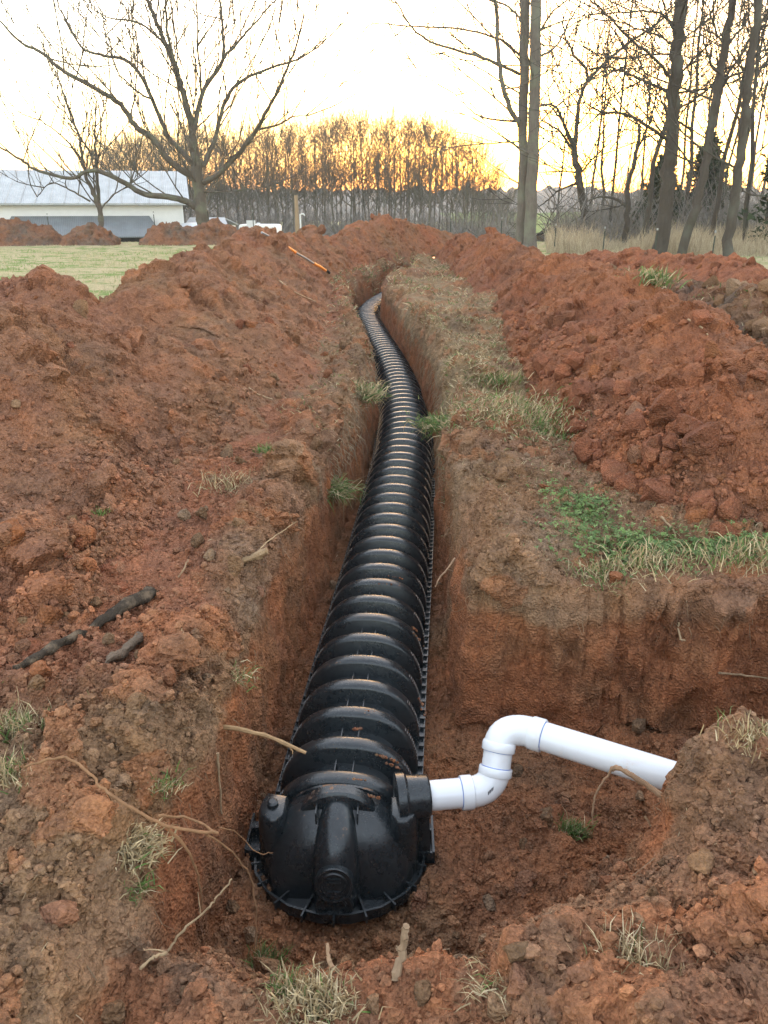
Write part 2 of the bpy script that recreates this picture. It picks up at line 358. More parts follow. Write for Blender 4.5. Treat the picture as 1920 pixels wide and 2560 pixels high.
def soil_block(name, x0, x1, y0, y1, gs, vox, amp):
    nx, ny = int((x1 - x0) / gs) + 1, int((y1 - y0) / gs) + 1
    X, Y = np.meshgrid(np.linspace(x0, x1, nx), np.linspace(y0, y1, ny)); x, y = X.ravel(), Y.ravel()
    Z = ground_h(x, y); n = nx * ny
    top = np.stack([x, y, Z], 1); bot = np.stack([x, y, np.full(n, -1.15)], 1)
    idx = np.arange(n).reshape(ny, nx)
    q = np.stack([idx[:-1, :-1], idx[:-1, 1:], idx[1:, 1:], idx[1:, :-1]], -1).reshape(-1, 4)
    Fs = [q, q[:, ::-1] + n]
    for b in (idx[0, :], idx[-1, ::-1], idx[::-1, 0], idx[:, -1]):
        Fs.append(np.stack([b[1:], b[:-1], b[:-1] + n, b[1:] + n], 1))
    me = np_mesh('tmp', np.concatenate([top, bot]), Fs); o = put('tmp', me)
    md = o.modifiers.new('r', 'REMESH'); md.mode = 'VOXEL'; md.voxel_size = vox
    dg = bpy.context.evaluated_depsgraph_get(); m2 = bpy.data.meshes.new_from_object(o.evaluated_get(dg))
    bpy.data.objects.remove(o); bpy.data.meshes.remove(me)
    V, N = get_np(m2)
    k = len(m2.polygons); Q = np.empty(k * 4, np.int32); m2.loops.foreach_get('vertex_index', Q); Q = Q.reshape(-1, 4)
    bad = (V[:, 2] < -1.0) | (V[:, 0] < x0 + 1.2 * vox) | (V[:, 0] > x1 - 1.2 * vox) | (V[:, 1] < y0 + 1.2 * vox) | (V[:, 1] > y1 - 1.2 * vox)
    Q = Q[~bad[Q].any(1)]; used = np.unique(Q); mp = np.zeros(len(V), np.int64); mp[used] = np.arange(len(used))
    V, N, Q = V[used], N[used], mp[Q]; bpy.data.meshes.remove(m2)
    z = V[:, 2] - terrain(V[:, 0], V[:, 1]); wall = sstep(0.55, 0.25, np.abs(N[:, 2])) * sstep(-0.03, -0.12, z)
    c, c1, c2 = crumbs(V, 0.02, 1.0, 5)
    streak = fbm(V * np.array((1, 1, 0.25)), 0.10, 4, 91)
    lipm = np.exp(-((z + 0.02) / 0.10) ** 2)
    ww, _c = worley(V * np.array((1, 1, 0.6)), 0.11, 55)
    rough = 1.0 + 1.6 * sstep(0.5, 0.9, V[:, 0])
    groove = np.abs(vnoise(V * np.array((1, 1, 0.05)), 0.045, 66))
    disp = c * amp * (1 - 0.75 * wall) - wall * 0.012 * sstep(0.25, 0.0, groove) + wall * rough * (0.016 * streak + 0.012 * fbm(V, 0.25, 3, 33) + 0.018 * np.sqrt(ww) * (_c > 0.4)) + lipm * 0.02 * fbm(V, 0.16, 3, 44)
    V = V + N * disp[:, None]
    # colour: topsoil over red clay, crumbs on the floor
    nz = fbm(V, 0.35, 4, 12); n4 = fbm(V, 0.9, 3, 15); n5 = fbm(V, 0.12, 3, 17)
    depth = sstep(-0.14, -0.23, z + 0.07 * nz)
    top_c = mix3(L3(C_TOP, len(V)), C_TOP2, np.clip(0.35 + 0.6 * nz + 0.5 * (c2 - 0.5), 0, 1))
    top_c = mix3(top_c, C_SPOIL, np.clip(0.48 + 0.7 * n4, 0, 0.9) * 0.9)
    lf = sstep(-0.62, -0.95, V[:, 0] + 0.15 * nz) * sstep(1.9, 2.5, V[:, 1])
    top_c = mix3(top_c, C_SPOIL * np.array((1.12, 0.95, 0.9)), 0.85 * lf)
    dry = sstep(4.6, 6.5, V[:, 1]) * np.clip(0.5 + 1.1 * fbm(V, 0.8, 3, 62), 0, 0.9) * (V[:, 0] > cx(V[:, 1]))
    top_c = mix3(top_c, np.array((0.30, 0.225, 0.13)), 0.75 * dry)
    clay = mix3(L3(C_CLAY, len(V)), C_TOP, np.clip(0.22 + 0.7 * nz, 0, 0.75))
    clay = mix3(clay, C_ORANGE, np.clip(0.7 * n5 - 0.1, 0, 0.4))
    flo = (z < -0.45) & (wall < 0.5)
    clay[flo] = mix3(clay[flo], C_TOP, np.full(flo.sum(), 0.25))
    colr = mix3(top_c, clay, depth)
    g = (c1 > 0.82) & (z > -0.3)
    colr[g] = mix3(colr[g], C_ORANGE, np.full(g.sum(), 0.5))
    me = np_mesh(name, V, Q, False, colr); o = put(name, me, M_SOIL); tag(o, kind='structure')
    SOIL_V.append(V); SOIL_N.append(N); return o, V, N, z, colr
gA, VA, NA, zA, KA = soil_block('trench_ground', -1.9, 2.5, 0.55, 5.12, 0.014, 0.0105, 1.0)
gB, VB, NB, zB, KB = soil_block('trench_ground', -1.7, 2.6, 5.0, 12.2, 0.03, 0.022, 1.1)
gC, VC, NC, zC, KC = soil_block('trench_ground', -2.3, 3.2, 11.9, 27.0, 0.055, 0.05, 1.3)

def far_sheet():
    xs = np.concatenate([np.linspace(-345, -60, 22), np.linspace(-55, -15, 30), np.arange(-14.5, 14.6, 0.36), np.linspace(15, 55, 30), np.linspace(60, 345, 22)])
    ys = np.concatenate([np.linspace(-8, -2, 6), np.arange(-1.5, 30, 0.36), np.linspace(30.3, 90, 80), np.linspace(95, 415, 40)])
    X, Y = np.meshgrid(xs, ys); x, y = X.ravel(), Y.ravel(); P = np.stack([x, y, 0 * x], 1)
    z = terrain(x, y) - 0.012 + 0.02 * fbm(P, 1.1, 3, 51) * (np.abs(x) < 40)
    z += np.clip(y - 130, 0, 900) * 0.012
    idx = np.arange(len(x)).reshape(X.shape)
    q = np.stack([idx[:-1, :-1], idx[:-1, 1:], idx[1:, 1:], idx[1:, :-1]], -1).reshape(-1, 4)
    ins = np.zeros(len(x), bool)
    for (a, b, c, d) in ((-1.9, 2.5, 0.6, 5.3), (-1.7, 2.6, 4.8, 12.3), (-2.3, 3.2, 11.8, 26.9)):
        ins |= (x > a + 0.03) & (x < b - 0.03) & (y > c) & (y < d)
    hole = ins[q].all(1)
    return tag(put('ground', np_mesh('ground', np.stack([x, y, z], 1), q[~hole]), M_LAWN), kind='structure')
far_sheet()

# ------------------------------------------------------------------ spoil heaps
def ico(sub):
    bm = bmesh.new(); bmesh.ops.create_icosphere(bm, subdivisions=sub, radius=1.0); bm.verts.ensure_lookup_table()
    V = np.array([v.co[:] for v in bm.verts]); Fc = np.array([[v.index for v in f.verts] for f in bm.faces]); bm.free(); return V, Fc
ICO1, ICO2, ICO0 = ico(2), ico(3), ico(1)
def lump(base, s, rough=0.35):
    V, Fc = base; P = V * 0.9 + s * 7.3
    r = 1 + rough * vnoise(P, 0.9, s) + 0.6 * rough * vnoise(P, 0.42, s + 1) + 0.35 * rough * vnoise(P, 0.2, s + 2)
    W = V * r[:, None] * np.array((1.0, 0.85, 0.75))
    g = np.random.default_rng(s)
    for _ in range(9):                                          # broken faces
        n = g.normal(size=3); n /= np.linalg.norm(n); h = g.uniform(0.42, 0.72); d = W @ n; W = W - np.clip(d - h, 0, 9)[:, None] * n * 0.92
    return W, Fc
CLOD_M = {}
def clod_meshes(key, col):
    if key not in CLOD_M:
        L = []
        for k in range(7):
            V, Fc = lump(ICO2, k + 3, 0.42); c = mix3(L3(col[k % len(col)], len(V)), C_TOP, np.clip(0.3 * vnoise(V, 0.5, k), 0, 1))
            me = np_mesh('clod', V, Fc, False, c); me.materials.append(M_SOIL); L.append(me)
        CLOD_M[key] = L
    return CLOD_M[key]
LUMPS0 = [lump(ICO0, k + 31, 0.4) for k in range(6)]; LUMPS1 = [lump(ICO1, k + 41, 0.42) for k in range(6)]
def rotmats(n):
    q = rng.normal(size=(n, 4)); q /= np.linalg.norm(q, axis=1)[:, None]; w, x, y, z = q.T
    return np.stack([np.stack([1 - 2 * (y * y + z * z), 2 * (x * y - z * w), 2 * (x * z + y * w)], -1),
                     np.stack([2 * (x * y + z * w), 1 - 2 * (x * x + z * z), 2 * (y * z - x * w)], -1),
                     np.stack([2 * (x * z - y * w), 2 * (y * z + x * w), 1 - 2 * (x * x + y * y)], -1)], 1)
def scatter_crumbs(name, pts, sizes, cols, parent, lumps):
    Vs, Fs, Cs = [], [], []; b = 0; n = len(pts); Rm = rotmats(n); k = rng.integers(0, len(lumps), n)
    for j in range(len(lumps)):
        s = np.where(k == j)[0]
        if not len(s): continue
        V, Fc = lumps[j]; nv = len(V)
        W = np.einsum('nij,vj->nvi', Rm[s], V) * sizes[s][:, None, None] + pts[s][:, None, :]
        Vs.append(W.reshape(-1, 3)); Fs.append((Fc[None] + (np.arange(len(s)) * nv)[:, None, None] + b).reshape(-1, 3)); b += nv * len(s)
        Cs.append(np.repeat(cols[s], nv, 0))
    o = put(name, np_mesh(name, np.concatenate(Vs), np.concatenate(Fs), False, np.concatenate(Cs)), M_SOIL, parent); tag(o, kind='stuff'); return o
def clods_on(V, N, K, parent, key, palette, n_big, n_mid, n_small, weight=None, big=(0.03, 0.075), small=(0.006, 0.018), mid=(0.014, 0.03)):
    """lay clods over the vertices V; the biggest are single pieces"""
    w = np.ones(len(V)) if weight is None else weight; w = w / w.sum()
    ms = clod_meshes(key, palette)
    ids = rng.choice(len(V), n_big, p=w)
    for i in ids:
        s = big[0] + (big[1] - big[0]) * rng.random() ** 2.2
        p = V[i] + N[i] * s * 0.25
        M = Matrix.Translation(Vector(p)) @ Euler(rng.random(3) * 6.28).to_matrix().to_4x4() @ Matrix.Diagonal((s, s * (0.8 + 0.4 * rng.random()), s, 1))
        link_copy('clod', ms[rng.integers(len(ms))], parent, M)
    pal = np.array(palette)
    for cnt, (a, b), L in ((n_mid, mid, LUMPS1), (n_small, small, LUMPS0)):
        if not cnt: continue
        ids = rng.choice(len(V), cnt, p=w); s = a + (b - a) * rng.random(cnt) ** 2
        c = (0.75 * K[ids] + 0.25 * pal[rng.integers(0, len(pal), cnt)]) * (0.85 + 0.6 * rng.random((cnt, 1)))
        scatter_crumbs('loose_crumbs', V[ids] + N[ids] * (s * 0.3)[:, None], s, c, parent, L)

PAL_SPOIL = [C_SPOIL, C_RED * 0.95, C_SPOIL * 1.15, C_TOP * 1.2, C_ORANGE * 0.8, C_SPOIL * 0.85, C_CLAY]
PAL_TOP = [C_TOP, C_TOP2 * 0.9, C_TOP * 0.8, C_SPOIL, C_TOP2, C_CLAY * 0.9, C_TOP]
PAL_RED = [C_RED, C_RED * 0.85, C_SPOIL, C_ORANGE * 0.8, C_RED * 1.1]
def heap(name, label, crest, nu, ds0, dsg, base_z=0.0, palette=PAL_SPOIL, cols=(C_SPOIL, C_TOP, C_RED), top_mix=0.35, seed=0, big=0.16, group=None, amp=1.0):
    """crest: (x, y, height, half width on the left, half width on the right) along the ridge"""
    C = np.array(crest, float); seg = np.linalg.norm(np.diff(C[:, :2], axis=0), axis=1); s = np.concatenate([[0], np.cumsum(seg)])
    ss = [0.0]
    while ss[-1] < s[-1]:
        yy = np.interp(ss[-1], s, C[:, 1]); ss.append(ss[-1] + max(ds0, ds0 + dsg * (yy - 3)))
    ss = np.array(ss); K = [np.interp(ss, s, C[:, k]) for k in range(5)]
    ker = 0.35
    def smooth(a):
        r = np.copy(a); sp = np.interp(ss, ss, ss)
        for _ in range(2):
            r = 0.25 * np.interp(sp - ker, sp, r) + 0.5 * r + 0.25 * np.interp(sp + ker, sp, r)
        return r
    xx, yy = smooth(K[0]), smooth(K[1]); hh = K[2]; wl, wr = smooth(K[3]), smooth(K[4])
    tx, ty = np.gradient(xx), np.gradient(yy); l = np.hypot(tx, ty); tx, ty = tx / l, ty / l
    u = np.linspace(-1, 1, nu); U, I = np.meshgrid(u, np.arange(len(ss)))
    off = np.where(U < 0, U * wl[I], U * wr[I])
    X = xx[I] + ty[I] * off; Y = yy[I] - tx[I] * off; a = np.abs(U)
    prof = np.clip(1 - a, 0, 1) ** 1.08; prof = prof * (1 - 0.10 * np.exp(-(a / 0.10) ** 2))
    endf = sstep(0, 0.9, ss)[I] ** 0.8 * sstep(0, 0.9, ss[-1] - ss)[I] ** 0.8
    Z = hh[I] * prof * endf * 1.08
    V = np.stack([X.ravel(), Y.ravel(), Z.ravel()], 1)
    n1 = fbm(V * np.array((1, 1, 0.3)), 0.75, 4, seed + 3); n2 = fbm(V, 0.28, 3, seed + 9)
    body = sstep(0.0, 0.25, (prof * endf).ravel())
    V[:, 2] += body * (big * n1 + 0.045 * n2 * amp) - 0.07 + 0.05 * body
    V[:, 2] += terrain(V[:, 0], V[:, 1]) + base_z
    idx = np.arange(len(V)).reshape(len(ss), nu)
    q = np.stack([idx[:-1, :-1], idx[:-1, 1:], idx[1:, 1:], idx[1:, :-1]], -1).reshape(-1, 4)
    tmp = np_mesh('t', V, q); _, N = get_np(tmp); bpy.data.meshes.remove(tmp)
    if N[:, 2].mean() < 0: N = -N; q = q[:, ::-1]
    c, c1, c2 = crumbs(V, 0.05, amp, seed + 11)
    V = V + N * (c * (0.35 + 0.65 * body))[:, None]
    n3 = fbm(V, 0.55, 4, seed + 21); n4 = fbm(V, 1.6, 3, seed + 25); n5 = fbm(V, 0.16, 3, seed + 28)
    colr = mix3(L3(cols[0], len(V)), cols[2], np.clip(0.35 + 0.8 * n4, 0, 1))
    colr = mix3(colr, cols[1], np.clip(top_mix * (0.55 + 1.1 * n3), 0, 0.9))
    colr = mix3(colr, C_ORANGE, np.clip(0.6 * n5 - 0.2 + 0.5 * (c1 > 0.85), 0, 0.45))
    me = np_mesh(name, V, q, False, colr); o = put(name, me, M_SOIL); tag(o, label, 'dirt heap', group)
    SOIL_V.append(V); SOIL_N.append(N)
    return o, V, N, (1 - a).ravel(), colr

LEFT = [(-1.55, 1.95, 0.14, 0.8, 0.35), (-1.75, 2.6, 0.26, 1.2, 0.70), (-2.1, 3.3, 0.46, 1.2, 1.08), (-2.4, 4.3, 0.86, 1.25, 1.45), (-2.55, 5.1, 0.84, 1.3, 1.7), (-2.6, 5.55, 0.94, 1.3, 1.8), (-2.6, 5.9, 1.16, 1.3, 1.85), (-2.62, 6.3, 0.86, 1.25, 1.9), (-2.66, 7.0, 0.62, 1.2, 1.95), (-2.45, 7.6, 0.88, 1.2, 1.9), (-2.36, 8.1, 1.0, 1.2, 1.85),
        (-2.4, 9.0, 0.86, 1.2, 1.75), (-2.32, 10, 0.96, 1.2, 1.7), (-2.4, 11.5, 0.9, 1.3, 1.6), (-2.4, 12.8, 0.92, 1.3, 1.6), (-2.37, 13.6, 1.08, 1.4, 1.55), (-2.2, 16, 1.04, 1.5, 1.45)]
hL, VL, NL, aL, KL = heap('spoil_heap', 'long brown-red dirt heap left of the black chamber line', LEFT, 230, 0.0135, 0.0022, cols=(C_SPOIL, C_TOP, C_SPOIL * np.array((0.95, 0.85, 0.85))), top_mix=0.4, seed=1, big=0.18)
FAR = [(-2.5, 14.2, 0.5, 1.3, 1.0), (-2.3, 15.6, 1.0, 1.4, 1.1), (-1.95, 18, 0.93, 1.5, 1.05), (-1.65, 19.4, 0.95, 1.6, 1.0), (-1.2, 21, 0.80, 1.6, 0.95), (-0.9, 22, 0.98, 1.7, 0.9), (-0.25, 24, 1.06, 1.8, 0.8), (0.3, 25.6, 1.16, 1.8, 0.75), (1.1, 27.5, 0.95, 1.8, 0.8), (1.8, 29, 0.75, 1.8, 1.2), (2.9, 31, 0.35, 1.5, 1.3)]
hF, VF, NF, aF, KF = heap('spoil_heap', 'reddish dirt heap across the back, behind the bend of the trench', FAR, 110, 0.03, 0.0006, cols=(C_SPOIL, C_TOP, C_RED), top_mix=0.35, seed=2)
RIGHT = [(2.35, 3.35, 0.35, 0.75, 1.2), (2.45, 4.0, 0.66, 1.05, 1.5), (2.42, 4.8, 0.76, 1.2, 1.5), (2.38, 5.5, 0.78, 1.2, 1.4), (2.35, 6.2, 0.66, 1.15, 1.3), (2.42, 7.0, 0.76, 1.2, 1.2), (2.55, 8.2, 0.66, 1.25, 1.1), (2.7, 9.5, 0.74, 1.3, 1.1), (2.85, 11.5, 0.68, 1.3, 1.1), (2.95, 13, 0.74, 1.25, 1.1), (2.85, 15, 0.80, 1.15, 1.1), (2.6, 17.5, 0.88, 1.0, 1.2), (2.45, 20, 0.84, 0.9, 1.2), (2.2, 22.5, 0.7, 0.8, 1.2), (2.0, 24.2, 0.3, 0.6, 1.0)]
hR, VR, NR, aR, KR = heap('spoil_heap', 'long red clay heap right of the trench, in front of the bare trees', RIGHT, 210, 0.0145, 0.0024, palette=PAL_RED, cols=(C_RED, C_SPOIL * 0.95, C_ORANGE * 0.85), top_mix=0.45, seed=4, big=0.21)
FR = [(4.6, 22.5, 0.25, 0.8, 0.8), (5.2, 20, 0.45, 0.9, 0.9), (5.5, 18, 0.62, 1.0, 1.0), (5.75, 16.3, 0.58, 1.0, 1.0), (6.0, 14.3, 0.68, 1.1, 1.0), (6.0, 13.2, 0.55, 1.0, 1.0), (6.0, 12.2, 0.25, 0.8, 0.8)]
hFR, VFR, NFR, aFR, colour_small_heap = heap('spoil_heap', 'smaller deep red dirt heap in front of the leaning trunk', FR[::-1], 90, 0.03, 0.0, cols=(C_RED, C_CLAY, C_RED * 0.9), palette=PAL_RED, top_mix=0.2, seed=6, big=0.1)
TB = [(3.55, 6.0, 0.15, 0.5, 0.7), (3.7, 7.2, 0.55, 0.7, 0.9), (3.95, 8.6, 0.66, 0.8, 0.9), (4.2, 10.3, 0.62, 0.8, 0.9), (4.3, 12.0, 0.55, 0.8, 0.8), (4.2, 14, 0.42, 0.7, 0.8), (4.1, 16, 0.36, 0.7, 0.8), (3.9, 18, 0.2, 0.6, 0.7)]
hTB, VTB, NTB, aTB, colour_turf = heap('turf_bank', 'grey-brown bank of broken turf between the two red heaps on the right', TB, 90, 0.022, 0.0008, cols=(C_TOP, C_GREY, C_SPOIL), palette=PAL_TOP, top_mix=0.7, seed=8, big=0.13)
for lab, pts, sd in (('low dirt berm in front of the white barn, at the left edge', [(-19, 33.6, 0.7, 1.2, 1.4), (-16.2, 33.7, 0.80, 1.2, 1.4), (-15.2, 33.8, 0.92, 1.2, 1.4), (-14.2, 34, 0.66, 1.1, 1.2), (-13.1, 34.2, 0.5, 0.9, 1.0)], 31),
                     ('low dirt berm below the small bare tree, in front of the barn', [(-13.6, 33.6, 0.4, 0.9, 1.0), (-12.9, 33.7, 0.72, 1.1, 1.2), (-12.2, 33.9, 0.92, 1.1, 1.2), (-11.4, 34.1, 0.62, 1.0, 1.1), (-10.9, 34.2, 0.3, 0.8, 0.8)], 35),
                     ('long low grey-brown berm at the foot of the big bare tree', [(-10.5, 34.2, 0.3, 0.9, 1.0), (-9.5, 34.4, 0.70, 1.1, 1.2), (-8.2, 34.5, 0.72, 1.1, 1.3), (-7.3, 34.6, 0.98, 1.1, 1.3), (-6.6, 34.6, 0.82, 1.1, 1.2), (-5.6, 34.6, 0.45, 0.9, 1.0)], 39)):
    heap('dirt_berm', lab, pts, 46, 0.07, 0, cols=(C_SPOIL * 0.9, C_GREY, C_SPOIL), top_mix=0.6, seed=sd, big=0.12, group='low berms in front of the barn', amp=1.6)

def near_w(V, lim=6.0, p=2.0): return np.clip(lim / np.maximum(V[:, 1], 1.0), 0, 4) ** -p if False else 1.0 / np.maximum(V[:, 1], 1.5) ** 1.2
# loose clods: on the heaps, the banks and the trench floor
wl = (0.15 + np.exp(-((aL - 0.25) / 0.22) ** 2)) * (aL > 0.06) * (VL[:, 1] < 12) * near_w(VL)
clods_on(VL, NL, KL, hL, 'spoil', PAL_SPOIL, 295, 2400, 10500, wl, big=(0.022, 0.085), small=(0.006, 0.02))
wr = (0.15 + np.exp(-((aR - 0.2) / 0.2) ** 2)) * (aR > 0.06) * (VR[:, 1] < 12) * near_w(VR)
clods_on(VR, NR, KR, hR, 'red', PAL_RED, 290, 1500, 6000, wr, big=(0.03, 0.14), small=(0.007, 0.024), mid=(0.016, 0.045))
wf = ((zA > -0.15) | (zA < -0.45)) * (NA[:, 2] > 0.6) * (np.abs(VA[:, 0] - cx(VA[:, 1]) ) > 0.30)
wf = wf * np.where(VA[:, 1] < 2.9, 1.6, 0.7) * (1 + 1.2 * (VA[:, 0] < -0.5))
wn = ((VA[:, 1] < 2.1) & (NA[:, 2] > 0.5)).astype(float) * 2.6
clods_on(VA, NA, KA, gA, 'top', PAL_TOP, 295, 2800, 17000, np.maximum(wf, wn) + 1e-6, big=(0.018, 0.055), mid=(0.010, 0.028), small=(0.0045, 0.015))
clods_on(VB, NB, KB, gB, 'top', PAL_TOP, 120, 900, 0, (zB > -0.12) * (NB[:, 2] > 0.6) * 1.0 + 1e-6, big=(0.03, 0.08))
clods_on(VF, NF, KF, hF, 'spoil', PAL_SPOIL, 60, 0, 0, aF + 0.01, big=(0.05, 0.14))
clods_on(VTB, NTB, colour_turf, hTB, 'top', PAL_TOP, 110, 0, 0, aTB + 0.05, big=(0.05, 0.15))
clods_on(VFR, NFR, colour_small_heap, hFR, 'red', PAL_RED, 50, 0, 0, aFR + 0.01, big=(0.05, 0.13))

SV, SN = np.concatenate(SOIL_V), np.concatenate(SOIL_N); SPX, SPY, SF = project(SV)
def hit(px, py, rad=9):
    """the soil point seen at a photo pixel"""
    d = np.hypot(SPX - px, SPY - py); k = np.where(d < rad)[0]
    if not len(k): k = np.array([np.argmin(d)])
    f = SF[k]; k = k[f < f.min() + 0.15]; j = k[np.argmin(d[k])]
    return Vector(SV[j]), Vector(SN[j])

# ------------------------------------------------------------------ the black leaching chambers
PITCH_R, SEC = 0.2033, 1.22
def arch(w, h, v, n=26, lean=0.0):
    P = []
    for i in range(n + 1):
        t = math.pi * i / n; c, s_ = math.cos(t), math.sin(t)
        P.append((-(w / 2) * math.copysign(abs(c) ** 0.82, c), v, h * abs(s_) ** 0.86))
    return P
def rib_mesh():
    m = MB(); prof = [(-0.052, -0.06), (-0.046, 0.06), (-0.036, 0.78), (-0.031, 0.92), (-0.022, 0.985), (-0.008, 1.0), (0.008, 1.0), (0.022, 0.985), (0.031, 0.92), (0.036, 0.78), (0.046, 0.06), (0.052, -0.06)]
    m.loft([arch(0.444 + 0.120 * r, 0.230 + 0.076 * r, v) for v, r in prof])
    for sgn in (-1, 1):
        for k in range(11):
            t = 0.16 + 0.055 * k; tt = t if sgn > 0 else math.pi - t; c, s_ = math.cos(tt), math.sin(tt)
            p = (-(0.28) * math.copysign(abs(c) ** 0.82, c), 0, 0.302 * abs(s_) ** 0.86)
            m.box(p, (0.007, 0.02, 0.007))
    return m.mesh('rib', True, R(40))
RIB = rib_mesh(); RIB.materials.append(M_PLASTIC)
def sec_body():
    m = MB(); rings = []
    for k in range(13): rings.append(arch(0.446, 0.231, SEC * k / 12))
    m.loft(rings)
    for k in range(6):
        v0 = PITCH_R * k + 0.058
        m.loft([arch(0.446 + e, 0.231 + e * 0.6, v0 + dv) for dv, e in ((0.036, -0.004), (0.039, 0.016), (0.047, 0.016), (0.05, -0.004))])
        for u in (-0.035, 0.035): m.box((u, v0 + 0.045, 0.243), (0.004, 0.13, 0.036))
    return m.mesh('chamber_shell', True, R(40))
SECB = sec_body(); SECB.materials.append(M_PLASTIC)
def rail(sgn):
    m = MB(); m.box((sgn * 0.28, SEC / 2, 0.008), (0.05, SEC - 0.006, 0.014)); m.box((sgn * 0.303, SEC / 2, 0.017), (0.004, SEC - 0.01, 0.018))
    for k in range(18):
        v = 0.03 + k * 0.067
        m.box((sgn * 0.292, v, 0.022), (0.024, 0.008, 0.018))
    return m.mesh('side_rail', False)
RAILS = {-1: rail(-1), 1: rail(1)}
for r_ in RAILS.values(): r_.materials.append(M_PLASTIC)
CP = np.array([(-0.165, 2.29), (-0.12, 3.0), (-0.03, 4.0), (0.06, 5.2), (0.14, 6.3), (0.22, 7.5), (0.23, 9.1), (0.11, 11.2), (-0.09, 13.1), (-0.26, 15.1), (-0.40, 16.4), (-0.22, 18.1), (0.12, 20.0), (0.6, 22.2)])
FLOOR = -0.748
line = empty('leaching_chamber_line', (CP[0][0], CP[0][1], FLOOR))
tag(line, 'long ribbed black plastic drainage chamber line lying in the trench, with its end cap', 'drain chamber')
seg_ = np.linalg.norm(np.diff(CP, axis=0), axis=1); cs = np.concatenate([[0], np.cumsum(seg_)]); s0 = 0.0
def on_path(s): return Vector((np.interp(s, cs, CP[:, 0]), np.interp(s, cs, CP[:, 1]), FLOOR))
while s0 + SEC < cs[-1]:
    p, q_ = on_path(s0), on_path(s0 + SEC); d = q_ - p; rz = -math.atan2(d.x, d.y)
    sec = put('chamber_section', SECB, (), line); sec.location = p - line.location; sec.rotation_euler = (0, 0, rz)
    for k in range(6): link_copy('rib', RIB, sec, Matrix.Translation((0, PITCH_R * (k + 0.14), 0)))
    for sg in (-1, 1): link_copy('side_rail', RAILS[sg], sec, Matrix.Identity(4))
    s0 += SEC
# end cap
cap = empty('end_cap', (0, 0, 0)); cap.parent = line; cap.rotation_euler = (0, 0, R(-1)); cap.scale = (1.06, 1.1, 1.06)
m = MB()
m.loft([arch(0.49, 0.262, 0.0), arch(0.50, 0.272, -0.03), arch(0.525, 0.276, -0.075), arch(0.53, 0.262, -0.12), arch(0.51, 0.232, -0.158), arch(0.475, 0.185, -0.192), arch(0.43, 0.115, -0.222), arch(0.40, 0.0, -0.245)])
m.build('shell', M_PLASTIC, cap)
m = MB(); m.loft([arch(0.33, 0.255, -0.048), arch(0.345, 0.312, -0.054), arch(0.352, 0.324, -0.062), arch(0.352, 0.324, -0.095), arch(0.345, 0.314, -0.104), arch(0.32, 0.25, -0.112)]); m.build('arch_ridge', M_PLASTIC_MUD, cap)
m = MB(); m.loft([arch(0.45, 0.262, -0.008), arch(0.46, 0.283, -0.012), arch(0.46, 0.283, -0.022), arch(0.45, 0.262, -0.026)]); m.build('collar_ridge', M_PLASTIC_MUD, cap)
m = MB(); m.tube([(0, -0.225, -0.005), (0, -0.222, 0.09), (0, -0.212, 0.155), (0, -0.185, 0.205), (0, -0.14, 0.238), (0, -0.10, 0.245)], [0.082, 0.08, 0.077, 0.07, 0.062, 0.055], 28); m.build('centre_column', M_PLASTIC, cap)
def ring_pts(c, r, nrm, n=28):
    nrm = Vector(nrm).normalized(); a = nrm.orthogonal().normalized(); b = nrm.cross(a)
    return [Vector(c) + (a * math.cos(2 * math.pi * k / n) + b * math.sin(2 * math.pi * k / n)) * r for k in range(n + 1)]
for zc, yc, tl in ((0.135, -0.286, 0.2), (0.05, -0.292, 0.03)):
    m = MB(); m.tube([(0, yc + 0.07, zc - 0.07 * tl), (0, yc - 0.014, zc + 0.014 * tl)], [0.062, 0.062], 28)
    p = m.build('knockout_port', M_PLASTIC, cap); m = MB()
    for r in (0.058, 0.04): m.tube(ring_pts((0, yc - 0.015, zc + 0.015 * tl), r, (0, -1, tl)), 0.0045, 6, False)
    for dz in (0.024, 0.012, -0.02): m.box((0, yc - 0.016 + dz * tl, zc + dz), (0.045, 0.008, 0.004))
    m.build('port_ring', M_PLASTIC, p)
for sg in (-1, 1):
    m = MB(); rings = []
    base = [(0.175, -0.03), (0.255, -0.015), (0.272, -0.05), (0.276, -0.095), (0.266, -0.13), (0.24, -0.155), (0.205, -0.155), (0.178, -0.13)]
    for z_, k in ((-0.004, 1.06), (0.12, 1.02), (0.20, 0.98), (0.238, 0.93), (0.252, 0.84), (0.255, 0.76)): rings.append([(sg * (0.218 + (x - 0.218) * k), -0.085 + (y + 0.085) * k, z_) for x, y in base])
    m.loft(rings, True, True); p = m.build('side_port', M_PLASTIC, cap, True, R(50))
    m = MB(); m.tube([(sg * 0.224, -0.085, 0.25), (sg * 0.224, -0.085, 0.268), (sg * 0.224, -0.085, 0.273)], [0.021, 0.019, 0.012], 12); m.build('screw_boss', M_PLASTIC, p)
for u in (-0.07, -0.035, 0.035, 0.07):
    m = MB(); m.box((u, -0.125, 0.262), (0.004, 0.05, 0.045)); m.build('stiffener', M_PLASTIC, cap, False)
m = MB(); n = 9; in_, out, rim_ = [], [], []
for k in range(n + 1):
    a = math.pi + math.pi * k / n; in_.append((0.16 * math.cos(a), -0.08 + 0.14 * math.sin(a), 0.010)); out.append((0.305 * math.cos(a), -0.08 + 0.245 * math.sin(a), 0.010))
lo = [(x, y, -0.006) for x, y, z in out]; up = [(x, y, 0.034) for x, y, z in out]; up2 = [(x * 0.972, -0.08 + (y + 0.08) * 0.97, 0.034) for x, y, z in out]; dn = [(x, y, 0.010) for x, y, z in up2]
m.loft([in_, dn, up2, up, lo]); apron = m.build('apron', M_PLASTIC, cap, False)
